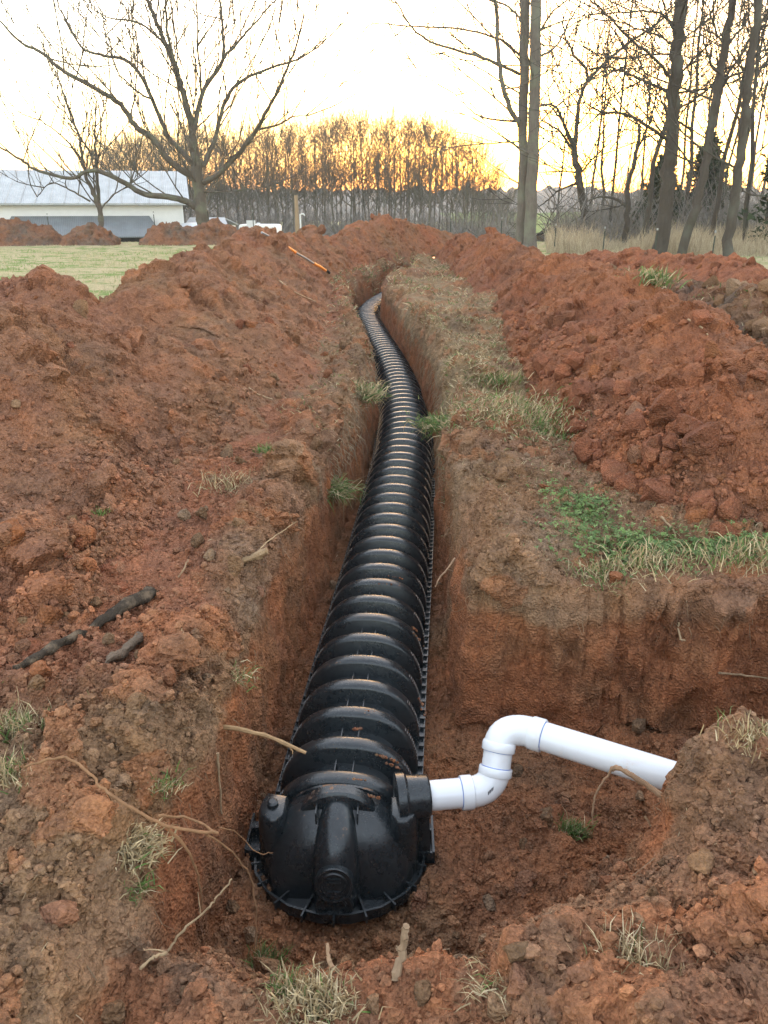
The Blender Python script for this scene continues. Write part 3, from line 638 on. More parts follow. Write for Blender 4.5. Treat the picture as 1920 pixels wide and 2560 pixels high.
for k in range(9):
    a = math.pi + math.pi * (k + 0.5) / 9; m = MB(); M_ = Matrix.Rotation(a, 3, 'Z'); m.box((0.245 * math.cos(a), -0.08 + 0.2 * math.sin(a), 0.022), (0.13, 0.006, 0.03), M_); m.build('apron_web', M_PLASTIC, apron, False)
for sg in (-1, 1):
    m = MB(); m.box((sg * 0.29, -0.0, 0.008), (0.09, 0.17, 0.012)); m.box((sg * 0.332, 0.0, 0.03), (0.008, 0.17, 0.05)); m.box((sg * 0.29, -0.083, 0.03), (0.09, 0.008, 0.045)); m.box((sg * 0.29, 0.02, 0.03), (0.09, 0.008, 0.045)); m.build('side_rail', M_PLASTIC, cap, False)
# ------------------------------------------------------------------ white inlet pipe
RP, RH = 0.054, 0.0625
def bend(p0, d0, p1, d1, n=10):
    """quarter curve from p0 (heading d0) to p1 (heading d1)"""
    p0, p1, d0, d1 = map(Vector, (p0, p1, d0, d1)); L = (p1 - p0).length * 0.42
    a, b, c, d = p0, p0 + d0.normalized() * L, p1 - d1.normalized() * L, p1
    return [a * (1 - t) ** 3 + b * 3 * t * (1 - t) ** 2 + c * 3 * t * t * (1 - t) + d * t ** 3 for t in [k / n for k in range(n + 1)]]
A0 = Vector((0.055, 2.235, -0.478)); A1 = Vector((0.175, 2.25, -0.478)); dA = (A1 - A0).normalized()
E1a = A1 + dA * 0.115; E1b = Vector((0.418, 2.315, -0.405)); V2 = Vector((0.428, 2.345, -0.352)); up_d = (V2 - E1b).normalized()
U0 = Vector((0.555, 2.375, -0.292)); U1 = Vector((1.36, 1.93, -0.285)); dU = (U1 - U0).normalized()
pipe = empty('inlet_pipe', A1); tag(pipe, 'white plastic pipe with two elbows running from the black end cap into the dirt bank', 'pipe')
def pm(name, pts, rad, n=32, par=pipe, mat=M_PVC):
    m = MB(); m.tube([Vector(p) - A1 for p in pts], rad, n); return m.build(name, mat, par, True, R(40))
pm('pipe_length', [A0, A1, E1a + dA * 0.02], RP)
b1 = bend(E1a + dA * 0.035, dA, E1b, up_d); elbow1 = pm('elbow', b1, [RP * 1.05] * len(b1))
pm('socket', [E1a - dA * 0.004, E1a, E1a + dA * 0.036, E1a + dA * 0.04], [RH - 0.002, RH, RH, RH - 0.004], 32, elbow1)
pm('socket', [E1b - up_d * 0.03, E1b - up_d * 0.024, E1b + up_d * 0.0, E1b + up_d * 0.003], [RH - 0.004, RH, RH, RH - 0.002], 32, elbow1)
pm('pipe_length', [E1b - up_d * 0.02, V2 + up_d * 0.02], RP)
b2 = bend(V2 + up_d * 0.025, up_d, U0, dU); elbow2 = pm('elbow', b2, [RP * 1.05] * len(b2))
pm('socket', [V2, V2 + up_d * 0.003, V2 + up_d * 0.03, V2 + up_d * 0.036], [RH - 0.002, RH, RH, RH - 0.004], 32, elbow2)
pm('socket', [U0 - dU * 0.006, U0, U0 + dU * 0.042, U0 + dU * 0.045], [RH - 0.004, RH, RH, RH - 0.002], 32, elbow2)
pm('pipe_length', [U0, U0 + dU * 0.5, U1], RP)
M_PRIMER = plain('blue_primer', (0.16, 0.24, 0.52), 0.4, 0.3, 0, 0.3, 60)
for c_, d_, par_ in ((E1a - dA * 0.0055, dA, elbow1), (E1b + up_d * 0.0045, up_d, elbow1), (V2 - up_d * 0.0015, up_d, elbow2), (U0 + dU * 0.0465, dU, elbow2)):
    pm('primer_ring', [c_ - d_ * 0.0012, c_ + d_ * 0.0012], RP + 0.0006, 32, par_, M_PRIMER)
# bar code print on the lower elbow: small bars lying on its curved front
for k in range(9):
    t = b1[4].lerp(b1[6], k / 8.0); cdir = Vector((0.05, -0.86, 0.30)).normalized()
    m = MB(); c = t - A1 + cdir * (RP * 1.052)
    m.box(c, (0.0012 + 0.0014 * (k % 3 == 0), 0.0016, 0.013), Matrix.Rotation(R(-16), 3, 'X')); m.build('bar_code_print', M_PRINT, elbow1, False)
# black adapter collar on the cap
m = MB(); c0 = A0 + dA * 0.03
m.tube([A0 - dA * 0.012, A0 - dA * 0.01, A0 + dA * 0.02, A0 + dA * 0.03, A0 + dA * 0.105, A0 + dA * 0.112, A0 + dA * 0.112], [0.06, 0.092, 0.092, 0.082, 0.076, 0.07, 0.05], 32)
adp = m.build('adapter_collar', M_PLASTIC, line); adp.location = -line.location
m = MB(); rings = []
for z_, w0, w1 in ((-0.75, 0.02, 0.175), (-0.62, 0.03, 0.17), (-0.50, 0.035, 0.165)): rings.append([(w0, 2.19, z_), (w1, 2.195, z_), (w1 - 0.01, 2.3, z_), (w0, 2.3, z_)])
m.loft(rings, True, True); ab = m.build('adapter_boot', M_PLASTIC, line, True, R(30)); ab.location = -line.location

# mud crumbs lying on the chambers
pts, sz = [], []
for (px, py, n_, sp, Y0) in ((905, 1790, 26, 14, 2.72), (895, 1840, 14, 8, 2.6), (960, 1895, 26, 12, 2.45), (985, 1915, 14, 10, 2.42), (900, 1955, 18, 14, 2.3), (862, 1950, 12, 10, 2.3), (930, 1985, 26, 14, 2.22), (1060, 1668, 14, 8, 3.0), (1072, 1690, 12, 8, 2.95), (990, 1440, 10, 10, 4.0), (1037, 1532, 9, 6, 3.55), (1050, 1550, 9, 6, 3.5), (1005, 1097, 12, 14, 6.8), (975, 1117, 8, 12, 6.5), (960, 1450, 6, 12, 3.9), (1032, 1060, 6, 10, 7.2), (920, 1343, 7, 10, 4.6)):
    for k in range(n_):
        p = at(px + rng.normal() * sp, py + rng.normal() * sp * 0.35, Y0); u = p.x - cx(p.y) - 0.02
        zt = FLOOR + 0.302 * (max(0.02, 1 - (abs(u) / 0.285) ** 2)) ** 0.5
        pts.append((p.x, p.y, min(zt - 0.002, -0.44))); sz.append(0.0035 + 0.008 * rng.random() ** 2)
pts, sz = np.array(pts), np.array(sz)
mc = scatter_crumbs('mud_crumbs', pts, sz, np.array(PAL_SPOIL)[rng.integers(0, 7, len(pts))], None, LUMPS0); tag(mc, 'brown mud crumbs stuck on the ribs of the black chambers', 'mud')

# ------------------------------------------------------------------ roots, sticks and logs
def wavy(pts, n=6, j=0.006):
    P = [Vector(p) for p in pts]; out = []
    for i in range(len(P) - 1):
        a, b = P[max(i - 1, 0)], P[i]; c, d = P[i + 1], P[min(i + 2, len(P) - 1)]
        for k in range(n):
            t = k / n; t2, t3 = t * t, t * t * t
            q = 0.5 * ((2 * b) + (c - a) * t + (2 * a - 5 * b + 4 * c - d) * t2 + (3 * b - a - 3 * c + d) * t3)
            out.append(q + Vector(rng.normal(size=3)) * j * (0 if i == 0 and k == 0 else 1))
    out.append(P[-1]); return out
def root(name, label, cat, paths, col=(0.24, 0.15, 0.085), mat=M_ROOT, group=None, j=0.0015):
    """paths: list of (points, r0, r1); the first is the main stem, the others its side roots"""
    o = None
    for i, (pts, r0, r1) in enumerate(paths):
        P = wavy(pts, 6, j); m = MB(); m.cur = tuple(np.array(col) * (0.85 + 0.3 * rng.random()))
        k = len(P); m.tube(P, [(r0 + (r1 - r0) * q / (k - 1)) * (1 + 0.10 * rng.normal()) for q in range(k)], 7)
        w = m.build(name if i == 0 else 'side_root', mat, o)
        if i == 0: o = w; tag(o, label, cat, group)
    return o
def A(px, py, Y): return at(px, py, Y)
root('tree_root', 'thick pale root poking from the left trench wall over the chamber', 'root', [([A(500, 1812, 2.32), A(600, 1822, 2.28), A(690, 1850, 2.26), A(765, 1882, 2.24)], 0.011, 0.006), ([A(725, 1865, 2.25), A(732, 1885, 2.24)], 0.004, 0.002)], (0.30, 0.19, 0.10))
root('tree_root', 'long forked root hanging down the left bank at the lower left', 'root',
     [([A(60, 1918, 1.72), A(150, 1893, 1.70), A(215, 1925, 1.66), A(260, 1975, 1.62), A(330, 2020, 1.58), A(430, 2068, 1.58), A(545, 2083, 1.62)], 0.0034, 0.0044),
      ([A(412, 2062, 1.58), A(470, 2130, 1.62), A(495, 2190, 1.66), A(508, 2275, 1.66)], 0.0045, 0.0025),
      ([A(515, 2083, 1.61), A(580, 2130, 1.66), A(628, 2200, 1.70), A(640, 2300, 1.66), A(636, 2372, 1.62)], 0.003, 0.002),
      ([A(395, 2040, 1.66), A(470, 2045, 1.70), A(545, 2082, 1.64)], 0.004, 0.003),
      ([A(548, 2068, 1.66), A(590, 2080, 1.72), A(640, 2130, 1.76), A(682, 2132, 1.78)], 0.002, 0.001)], (0.21, 0.115, 0.06))
root('tree_root', 'thin straight root leaning up across the lower left trench corner', 'root', [([A(415, 2385, 1.45), A(450, 2335, 1.5), A(510, 2280, 1.56), A(545, 2240, 1.6), A(580, 2197, 1.64)], 0.004, 0.0022), ([A(502, 2285, 1.56), A(495, 2230, 1.58)], 0.002, 0.001)], (0.27, 0.19, 0.11))
root('tree_root', 'short pale bent root end lying on the lower left crumbs', 'root', [([A(352, 2422, 1.3), A(385, 2392, 1.33), A(415, 2382, 1.35)], 0.004, 0.004), ([A(413, 2380, 1.35), A(358, 2371, 1.37)], 0.0025, 0.001)], (0.34, 0.24, 0.14))
root('broken_root', 'stout cut root standing upright from the near bank', 'root', [([A(990, 2450, 1.26), A(1004, 2380, 1.3), A(1010, 2345, 1.31), A(1016, 2315, 1.32)], 0.011, 0.008), ([A(1003, 2385, 1.3), A(990, 2365, 1.31)], 0.004, 0.002)], (0.20, 0.135, 0.085), j=0.0025)
root('broken_root', 'thin cut root standing upright at the left of the near bank', 'root', [([A(832, 2425, 1.28), A(822, 2395, 1.29), A(817, 2358, 1.31)], 0.006, 0.004)], (0.25, 0.16, 0.10), j=0.001)
root('broken_root', 'short stub of root on the near bank, right of the middle', 'root', [([A(1298, 2420, 1.27), A(1302, 2395, 1.29), A(1306, 2372, 1.30)], 0.008, 0.006)], (0.28, 0.21, 0.13), j=0.001)
root('tree_root', 'knuckled brown root crossing in front of the white pipe', 'root', [([A(1725, 2015, 1.88), A(1660, 1990, 1.95), A(1590, 1945, 2.0), A(1545, 1920, 2.03), A(1530, 1926, 2.04)], 0.011, 0.008), ([A(1532, 1922, 2.04), A(1500, 1965, 2.03), A(1484, 2010, 2.02), A(1482, 2060, 2.0)], 0.004, 0.003)], (0.22, 0.135, 0.08))
root('tree_root', 'thin twisted root below the mound at the right', 'root', [([A(1612, 2040, 1.9), A(1640, 2085, 1.86), A(1645, 2115, 1.83), A(1600, 2140, 1.8), A(1560, 2152, 1.78)], 0.004, 0.002)], (0.26, 0.16, 0.09))
p_, _ = hit(640, 1392)
root('split_root', 'pale splintered root end lying at the lip of the left bank', 'root', [([A(560, 1418, p_.y - 0.06), A(610, 1400, p_.y - 0.03), A(668, 1376, p_.y)], 0.013, 0.017), ([A(600, 1408, p_.y - 0.03), A(655, 1392, p_.y)], 0.006, 0.007)], (1, 1, 1), M_WOOD, j=0.002)
root('twig', 'slender pale twig slanting up from the split root end', 'twig', [([A(645, 1378, p_.y), A(680, 1345, p_.y + 0.04), A(742, 1304, p_.y + 0.08)], 0.0035, 0.0015)], (0.36, 0.25, 0.15))
p_, _ = hit(420, 1450)
root('twig', 'thin twig lying on the left heap above the charred log', 'twig', [([A(385, 1520, p_.y - 0.1), A(420, 1472, p_.y - 0.03), A(455, 1430, p_.y), A(470, 1398, p_.y + 0.04)], 0.006, 0.003)], (0.27, 0.18, 0.11))
root('tree_root', 'little pale root curling out of the right trench wall', 'root', [([A(1138, 1395, 3.62), A(1112, 1430, 3.58), A(1098, 1445, 3.55), A(1088, 1468, 3.52)], 0.005, 0.003), ([A(1118, 1422, 3.58), A(1135, 1430, 3.6)], 0.003, 0.002)], (0.34, 0.22, 0.14))
for i, (lab, pts) in enumerate((('thin root across the back wall of the side trench, right edge', [(1800, 1678), (1850, 1685), (1920, 1692)]), ('fine root in the middle of the side trench back wall', [(1695, 1555), (1702, 1590), (1712, 1600)]), ('fine pale root hanging on the left trench wall below the lip', [(535, 1880), (540, 1950), (548, 2030)]), ('fine root trailing over the left heap in the middle', [(610, 960), (640, 985), (680, 1000)]), ('pale stick lying on the left heap below the orange handle', [(700, 700), (740, 730), (790, 755)]), ('short pale stick on the right heap, near its foot', [(1655, 1300), (1680, 1330), (1690, 1350)]), ('curled pale root on the right heap at the edge', [(1690, 980), (1668, 990), (1665, 1010), (1690, 1020)]), ('twig in the turf bank at the right', [(1720, 805), (1755, 825), (1770, 845)]))):
    P = []
    for (x, y) in pts:
        p, n_ = hit(x, y); P.append(p + n_ * 0.012)
    root('fine_root', lab, 'root', [(P, 0.004 + 0.0006 * P[0].y, 0.002 + 0.0004 * P[0].y)], (0.33, 0.23, 0.14))
# fine rootlets hanging from the topsoil lips
mh = MB(); cnt = 0
cand = np.where((np.abs(NA[:, 2]) < 0.6) & (zA > -0.28) & (zA < 0.02))[0]
for i in rng.choice(cand, 420):
    p = Vector(VA[i]); n_ = Vector(NA[i]); L = 0.03 + 0.09 * rng.random() ** 2; mh.cur = tuple(np.array((0.27, 0.19, 0.12)) * (0.5 + 0.8 * rng.random()))
    d = n_ * 0.25 + Vector(rng.normal(size=3)) * 0.3; a = p + d * L * 0.5 + Vector((0, 0, -0.3 * L)); b = a + Vector(rng.normal(size=3)) * 0.25 * L + Vector((0, 0, -0.6 * L))
    mh.tube([p, a, b], [0.0014, 0.001, 0.0006], 3, False)
cand = np.where((np.abs(NB[:, 2]) < 0.6) & (zB > -0.3) & (zB < 0.02))[0]
for i in rng.choice(cand, 1100):
    p = Vector(VB[i]); n_ = Vector(NB[i]); L = 0.05 + 0.12 * rng.random() ** 2; mh.cur = tuple(np.array((0.27, 0.20, 0.13)) * (0.5 + 0.8 * rng.random()))
    a = p + n_ * L * 0.3 + Vector((0, 0, -0.3 * L)); b = a + Vector(rng.normal(size=3)) * 0.25 * L + Vector((0, 0, -0.7 * L))
    mh.tube([p, a, b], [0.0028, 0.002, 0.001], 3, False)
tag(mh.build('hanging_rootlets', M_ROOT), 'fine hair roots hanging from the trench lips', 'roots', kind='stuff')

def log(name, label, pts, r0, r1, mat):
    P = []
    for (x, y, dz) in pts:
        p, n_ = hit(x, y); P.append(p + Vector((0, 0, dz)))
    P = [P[0].lerp(P[-1], q / 24) + Vector((0, 0, 0.014 + 0.008 * math.sin(q * 0.4))) for q in range(25)]; k = len(P); n = 16
    zs = [SV[np.argmin((SV[:, 0] - p.x) ** 2 + (SV[:, 1] - p.y) ** 2), 2] - p.z for p in P]; up_ = float(np.percentile(zs, 90)); P = [p + Vector((0, 0, up_ + 0.25 * r1)) for p in P]
    m = MB(); rad = [(r0 + (r1 - r0) * i / (k - 1)) * (1 + 0.04 * rng.normal()) for i in range(k)]; m.tube(P, rad, n)
    V = np.array(m.v); gr = 0.9 * min(1.0, r1 / 0.027) ** 2; V += gr * 0.012 * np.stack([vnoise(V, 0.05, 3), vnoise(V, 0.05, 4), vnoise(V, 0.05, 5)], 1) + gr * 0.012 * np.stack([vnoise(V, 0.022, 6), vnoise(V, 0.02, 7), vnoise(V, 0.02, 8)], 1); m.v = [tuple(v) for v in V]
    return tag(m.build(name, mat, None, True, R(60)), label, 'log')
log('charred_log', 'charred black log half buried in the left heap', [(40, 1672, 0.0), (385, 1490, 0.02)], 0.014, 0.027, M_CHAR)
log('small_log', 'short grey-brown stub of wood just below the charred log', [(262, 1668, 0.0), (315, 1630, 0.02), (352, 1600, 0.0)], 0.014, 0.024, bark_material('grey_wood', (0.10, 0.075, 0.055), (0.20, 0.145, 0.105), None, 3.0))

# ------------------------------------------------------------------ grass and clover
STRAW = [np.array(c) for c in ((0.46, 0.36, 0.21), (0.38, 0.29, 0.16), (0.54, 0.44, 0.28), (0.30, 0.22, 0.12))]
GREEN = [np.array(c) for c in ((0.11, 0.19, 0.045), (0.15, 0.23, 0.07), (0.08, 0.14, 0.04), (0.20, 0.24, 0.10))]
def blade(m, p, d, L, w, col, droop=0.5):
    d = d.normalized(); side = d.cross(Vector(rng.normal(size=3))).normalized() * w; m.cur = tuple(col)
    a = p + d * L * 0.5; b = p + d * L * 0.9 + Vector((0, 0, -droop * L * 0.35)) + Vector(rng.normal(size=3)) * 0.1 * L
    m.add([p - side, p + side, a + side * 0.8, a - side * 0.8, b], [(0, 1, 2, 3), (3, 2, 4)])
def tuft(label, px, py, n, L, spread, green=0.5, hang=0.0, w=0.0016, rad=9, lift=0.0, name='grass_tuft'):
    p, nn = hit(px, py, rad); m = MB(); n = int(n * 1.5); L *= 1.35; w *= 1.15
    for k in range(n):
        q = p + Vector((rng.normal() * spread, rng.normal() * spread * 0.7, rng.normal() * spread * 0.25 + lift))
        d = nn * 0.5 + Vector((rng.normal() * 0.55, rng.normal() * 0.55, 0.8 - 1.6 * hang * rng.random()))
        pal = GREEN if rng.random() < green else STRAW
        blade(m, q, d, L * (0.5 + 0.8 * rng.random()), w * (0.7 + 0.6 * rng.random()), pal[rng.integers(len(pal))] * (0.7 + 0.5 * rng.random()), 0.4 + 0.6 * hang)
    o = m.build(name, M_BLADE, None, False, None); return tag(o, label, 'grass')
tuft('green and straw grass tuft hanging over the left trench lip, midway along', 830, 1225, 420, 0.11, 0.075, 0.6, 0.75, 0.0022)
tuft('grey-green grass clump on the left trench lip, further along', 900, 985, 420, 0.14, 0.10, 0.45, 0.7, 0.003)
tuft('bright green grass clump hanging over the right trench lip', 1108, 1055, 520, 0.09, 0.10, 0.7, 0.8, 0.0028)
tuft('small green grass tuft growing in the dirt below the white pipe', 1420, 2085, 170, 0.062, 0.026, 0.8, 0.1, 0.0013)
tuft('dry straw clump hanging from the left bank at lower left', 322, 2120, 460, 0.05, 0.04, 0.05, 0.6, 0.0019)
tuft('small green sprigs below the dry straw clump', 340, 2225, 60, 0.045, 0.02, 0.85, 0.7, 0.0014)
tuft('straw and green grass clump at the left edge of the picture', 35, 1830, 320, 0.065, 0.05, 0.3, 0.2, 0.0016)
tuft('straw-coloured grass at the left edge, below the greener clump', 30, 1950, 200, 0.06, 0.045, 0.25, 0.2, 0.0015)
tuft('dark green grass tuft in the near corner of the trench floor', 655, 2425, 170, 0.07, 0.028, 0.85, 0.2, 0.0013)
tuft('pale dry grass clump at the bottom edge, left of the middle', 790, 2520, 520, 0.048, 0.045, 0.06, 0.3, 0.0018)
tuft('green grass at the bottom edge beside the pale dry clump', 720, 2480, 80, 0.04, 0.025, 0.7, 0.2, 0.0013)
tuft('wispy straw on the near bank at lower right', 1590, 2420, 160, 0.07, 0.05, 0.1, 0.5, 0.0013)
tuft('straw on top of the near bank, in front of the end cap', 1250, 2480, 90, 0.05, 0.04, 0.1, 0.6, 0.0013)
tuft('small sprig of green and straw on the left bank above the long root', 400, 1965, 90, 0.035, 0.03, 0.5, 0.5, 0.0012)
tuft('sparse straw on the left bank edge beside the red wall', 590, 1690, 90, 0.05, 0.04, 0.4, 0.8, 0.0013)
tuft('pale straw scattered on the left heap foot', 570, 1215, 140, 0.07, 0.09, 0.05, 0.3, 0.002)
tuft('tiny green sprig on the left heap', 250, 1287, 40, 0.035, 0.02, 0.95, 0.1, 0.0016)
tuft('green weed on the left bank beside the chamber, halfway', 660, 1125, 60, 0.05, 0.025, 0.95, 0.3, 0.002)
tuft('large green grass clump on the right bank at the heap foot', 1400, 1090, 620, 0.055, 0.16, 0.7, 0.3, 0.0024)
tuft('grey-green grass hump on the right bank, farther from the viewer', 1310, 1030, 900, 0.055, 0.22, 0.4, 0.3, 0.0026)
tuft('yellow-green tuft crowning the right bank', 1245, 955, 300, 0.08, 0.12, 0.45, 0.2, 0.003)
tuft('pale straw grass on the side trench edge', 1640, 1415, 320, 0.075, 0.10, 0.15, 0.3, 0.002)
tuft('straw fringe on the side trench edge below the clover', 1510, 1445, 260, 0.07, 0.09, 0.3, 0.6, 0.0018)
tuft('dry grass fringe at the right edge above the side trench', 1870, 1400, 260, 0.075, 0.11, 0.25, 0.3, 0.002)
tuft('green clump on the turf bank', 1625, 705, 160, 0.16, 0.13, 0.6, 0.2, 0.006)
tuft('dry grass on the mound beside the white pipe', 1890, 1850, 120, 0.05, 0.05, 0.1, 0.5, 0.0013)
def clover(label, px, py, n, sx, sy):
    p, nn = hit(px, py); m = MB()
    for k in range(n):
        x, y = p.x + rng.normal() * sx, p.y + rng.normal() * sy; d = np.hypot(VA[:, 0] - x, VA[:, 1] - y); j = np.argmin(d)
        if abs(VA[j, 2] - p.z) > 0.15: continue
        q = Vector((x, y, VA[j, 2] + 0.012 + 0.03 * rng.random())); r = 0.007 + 0.006 * rng.random(); m.cur = tuple(GREEN[rng.integers(3)] * np.array((1.15, 1.05, 1.25)) * (0.7 + 0.6 * rng.random()))
        rot = rng.random() * 6.28; tilt = Euler((rng.normal() * 0.4, rng.normal() * 0.4, rot)).to_matrix()
        for l in range(3):
            a = l * 2.094; c = Vector((math.cos(a), math.sin(a), 0)); s_ = Vector((-math.sin(a), math.cos(a), 0))
            m.add([q + tilt @ v for v in (c * 0, c * r * 0.7 + s_ * r * 0.55, c * r * 1.3, c * r * 0.7 - s_ * r * 0.55)], [(0, 1, 2, 3)])
        m.tube([q, q + Vector((rng.normal() * 0.005, rng.normal() * 0.005, -0.035))], 0.0007, 3, False)
    return tag(m.build('clover_patch', M_BLADE, None, False, None), label, 'clover')
clover('bright green clover patch beside the red heap, behind the side trench', 1460, 1275, 650, 0.10, 0.15)
clover('larger clover patch along the side trench edge', 1600, 1375, 1100, 0.20, 0.11)
clover('green clover patch at the right edge under the red clods', 1830, 1365, 500, 0.14, 0.09)
# dead turf over the strip right of the trench and on the banks
def litter(name, label, V, N, ok, n, L, w, green, seed=0):
    m = MB(); c = np.where(ok)[0]; P = V[c]; dens = np.clip(0.5 + 1.2 * fbm(P, 0.6, 3, 77 + seed), 0.02, 1); dens /= dens.sum()
    for i in rng.choice(c, n, p=dens):
        p = Vector(V[i]); pal = GREEN if rng.random() < green else STRAW
        k = L * (0.5 + rng.random()) * (1 + 0.05 * p.y); blade(m, p, Vector((rng.normal(), rng.normal(), 0.5 + 0.5 * rng.random())), k, w * (1 + 0.08 * p.y), pal[rng.integers(len(pal))] * (0.6 + 0.5 * rng.random()), 0.6)
    return tag(m.build(name, M_BLADE, None, False, None), label, 'grass', kind='stuff')
dB = VB[:, 0] - cx(VB[:, 1]); litter('dead_turf', 'dry flattened turf on the strip right of the trench', VB, NB, (dB > 0.38) & (VB[:, 0] < 1.6) & (NB[:, 2] > 0.0), 11000, 0.045, 0.0022, 0.2)
litter('dead_turf', 'dry turf crumbs on the left trench lip', VB, NB, (dB < -0.36) & (VB[:, 0] > -0.85) & (NB[:, 2] > 0.2), 1000, 0.04, 0.002, 0.2, 3)
dC = VC[:, 0] - cx(VC[:, 1]); litter('dead_turf', 'pale dry turf around the bend of the trench', VC, NC, (np.abs(dC) > 0.4) & (NC[:, 2] > 0.0), 9000, 0.06, 0.0034, 0.2, 5)
litter('dead_turf', 'matted thatch on the right bank beside the clover', VA, NA, (VA[:, 0] > 0.45) & (VA[:, 1] > 3.12) & (zA > -0.1) & (NA[:, 2] > 0.1), 3200, 0.03, 0.0011, 0.25, 6)
litter('dead_turf', 'scattered straw on the near banks', VA, NA, (zA > -0.2) & (NA[:, 2] > 0.3), 900, 0.022, 0.0008, 0.12, 7)
litter('dead_turf', 'straw and turf on the bank between the right heaps', VTB, NTB, aTB > 0.2, 1500, 0.07, 0.003, 0.2, 9)
def lawn_blades():
    n = 26000; x = np.concatenate([rng.uniform(-17, -3.2, 20000), rng.uniform(3.0, 17, 6000)]); y = 8 + 30 * rng.random(n) ** 1.1
    P = np.stack([x, y, 0 * x], 1); g = fbm(P, 1.6, 3, 71)
    keep = g > -0.35; x, y, g = x[keep], y[keep], g[keep]; n = len(x); z = terrain(x, y) - 0.02
    a = rng.random(n) * 6.28; L = (0.04 + 0.06 * rng.random(n)); w = 0.006 + 0.008 * rng.random(n)
    sx, sy = np.cos(a) * w, np.sin(a) * w; lx, ly = rng.normal(size=n) * 0.4 * L, rng.normal(size=n) * 0.4 * L
    V = np.stack([np.stack([x - sx, y - sy, z], 1), np.stack([x + sx, y + sy, z], 1), np.stack([x + lx, y + ly, z + L], 1)], 1).reshape(-1, 3)
    t = np.clip(0.28 + 1.4 * g + 0.25 * rng.normal(size=n), 0, 1); c = mix3(L3((0.48, 0.40, 0.25), n), np.array((0.18, 0.26, 0.075)), t)
    return tag(put('lawn_grass', np_mesh('lawn_grass', V, np.arange(3 * n).reshape(-1, 3), False, np.repeat(c, 3, 0)), M_BLADE), 'patchy green and straw lawn behind the left heap', 'grass', kind='stuff')
lawn_blades()

# ------------------------------------------------------------------ bare trees
class Tree:
    def __init__(s, seed): s.r = random.Random(seed); s.trunk = MB(); s.crown = MB(); s.count = 0; s.rmin = 0.012
    def limb(s, pts, r0, r1, mb, n=6):
        k = len(pts); mb.tube(pts, [r0 + (r1 - r0) * (i / (k - 1)) ** 0.8 for i in range(k)], n, False)
    def grow(s, p, d, L, r, depth, up=0.25, jit=0.28):
        """a branch that wanders and splits"""
        if depth < 0 or r < 0.002: return
        k = 4 if depth > 0 else 3; P = [p]; q = p.copy(); dd = d.normalized(); st = L / k
        for i in range(k):
            dd = (dd + Vector((s.r.gauss(0, jit), s.r.gauss(0, jit), s.r.gauss(0, jit * 0.7) + up * 0.22))).normalized(); q = q + dd * st; P.append(q.copy())
        s.limb(P, r, r * 0.5, s.crown, 5 if r > 0.03 else (4 if r > 0.015 else 3)); s.count += 1
        if depth == 0: return
        for i in range(1, k + 1):
            for c in range(2 if i == k else 1):
                if i < k and s.r.random() < 0.12: continue
                ax = Vector((s.r.gauss(0, 1), s.r.gauss(0, 1), s.r.gauss(0, 0.6) + up)); nd_ = (P[i] - P[i - 1]).normalized() * 0.9 + ax.normalized() * (0.55 + 0.25 * s.r.random())
                s.grow(P[i], nd_, L * (0.52 + 0.25 * s.r.random()), max(r * (0.5 + 0.14 * s.r.random()), s.rmin), depth - 1, up, jit)
def smooth_pts(P, n=4): return wavy(P, n, 0.0)
def traced_tree(name, label, Y, limbs, twig_depth, twig_L, mat, seed, group=None, up=0.3, step=0.9, twig_r=0.45):
    """limbs: (pixel points, width px at start, width px at end, depth drift at the tip); the first is the trunk"""
    t = Tree(seed); t.rmin = 0.00042 * Y; pm_ = F_PX / (Y * 0.93); base = None
    for i, (pp, w0, w1, dr) in enumerate(limbs):
        k = len(pp); P = [at(x, y, Y + dr * j / max(1, k - 1)) for j, (x, y) in enumerate(pp)]
        if base is None: base = Vector((P[0].x, Y, terrain(P[0].x, Y) - 0.1)); P[0] = P[0].copy(); P = [base.copy()] + P if P[0].z > base.z + 0.1 else P
        P = [p - base for p in P]; S = smooth_pts(P, 5); r0, r1 = w0 / pm_ / 2, w1 / pm_ / 2
        k = len(S); jit = [Vector((t.r.gauss(0, 0.02), t.r.gauss(0, 0.05), 0)) if j else Vector() for j in range(k)]; S = [a + b for a, b in zip(S, jit)]
        rr = [r0 + (r1 - r0) * (j / (k - 1)) for j in range(k)]
        if i == 0: rr[0] *= 1.35; rr[1] *= 1.1
        (t.trunk if i == 0 else t.crown).tube(S, rr, 12 if i == 0 else 7, False)
        acc = 0
        for j in range(1, k):
            acc += (S[j] - S[j - 1]).length
            if i == 0 and j < k * 0.35: continue
            if acc > step * (0.6 + 0.8 * t.r.random()) or j == k - 1:
                acc = 0; tg = (S[j] - S[j - 1]).normalized(); ax = Vector((t.r.gauss(0, 1), t.r.gauss(0, 0.8), t.r.gauss(0, 0.5) + up)).normalized()
                t.grow(S[j], tg * 0.5 + ax * 0.8, twig_L * (0.6 + 0.7 * t.r.random()), max(0.0007 * Y, min(rr[j] * twig_r, 0.035)), twig_depth, up, 0.15)
    root_ = empty(name, base); tag(root_, label, 'tree', group)
    t.trunk.build('trunk', mat, root_, True, None); t.crown.build('crown', mat, root_, True, None); return root_
def Z1(p): return [(x / 1.728, y / 1.728) for x, y in p]
def Z2(p): return [(960 + x / 1.728, y / 1.728) for x, y in p]
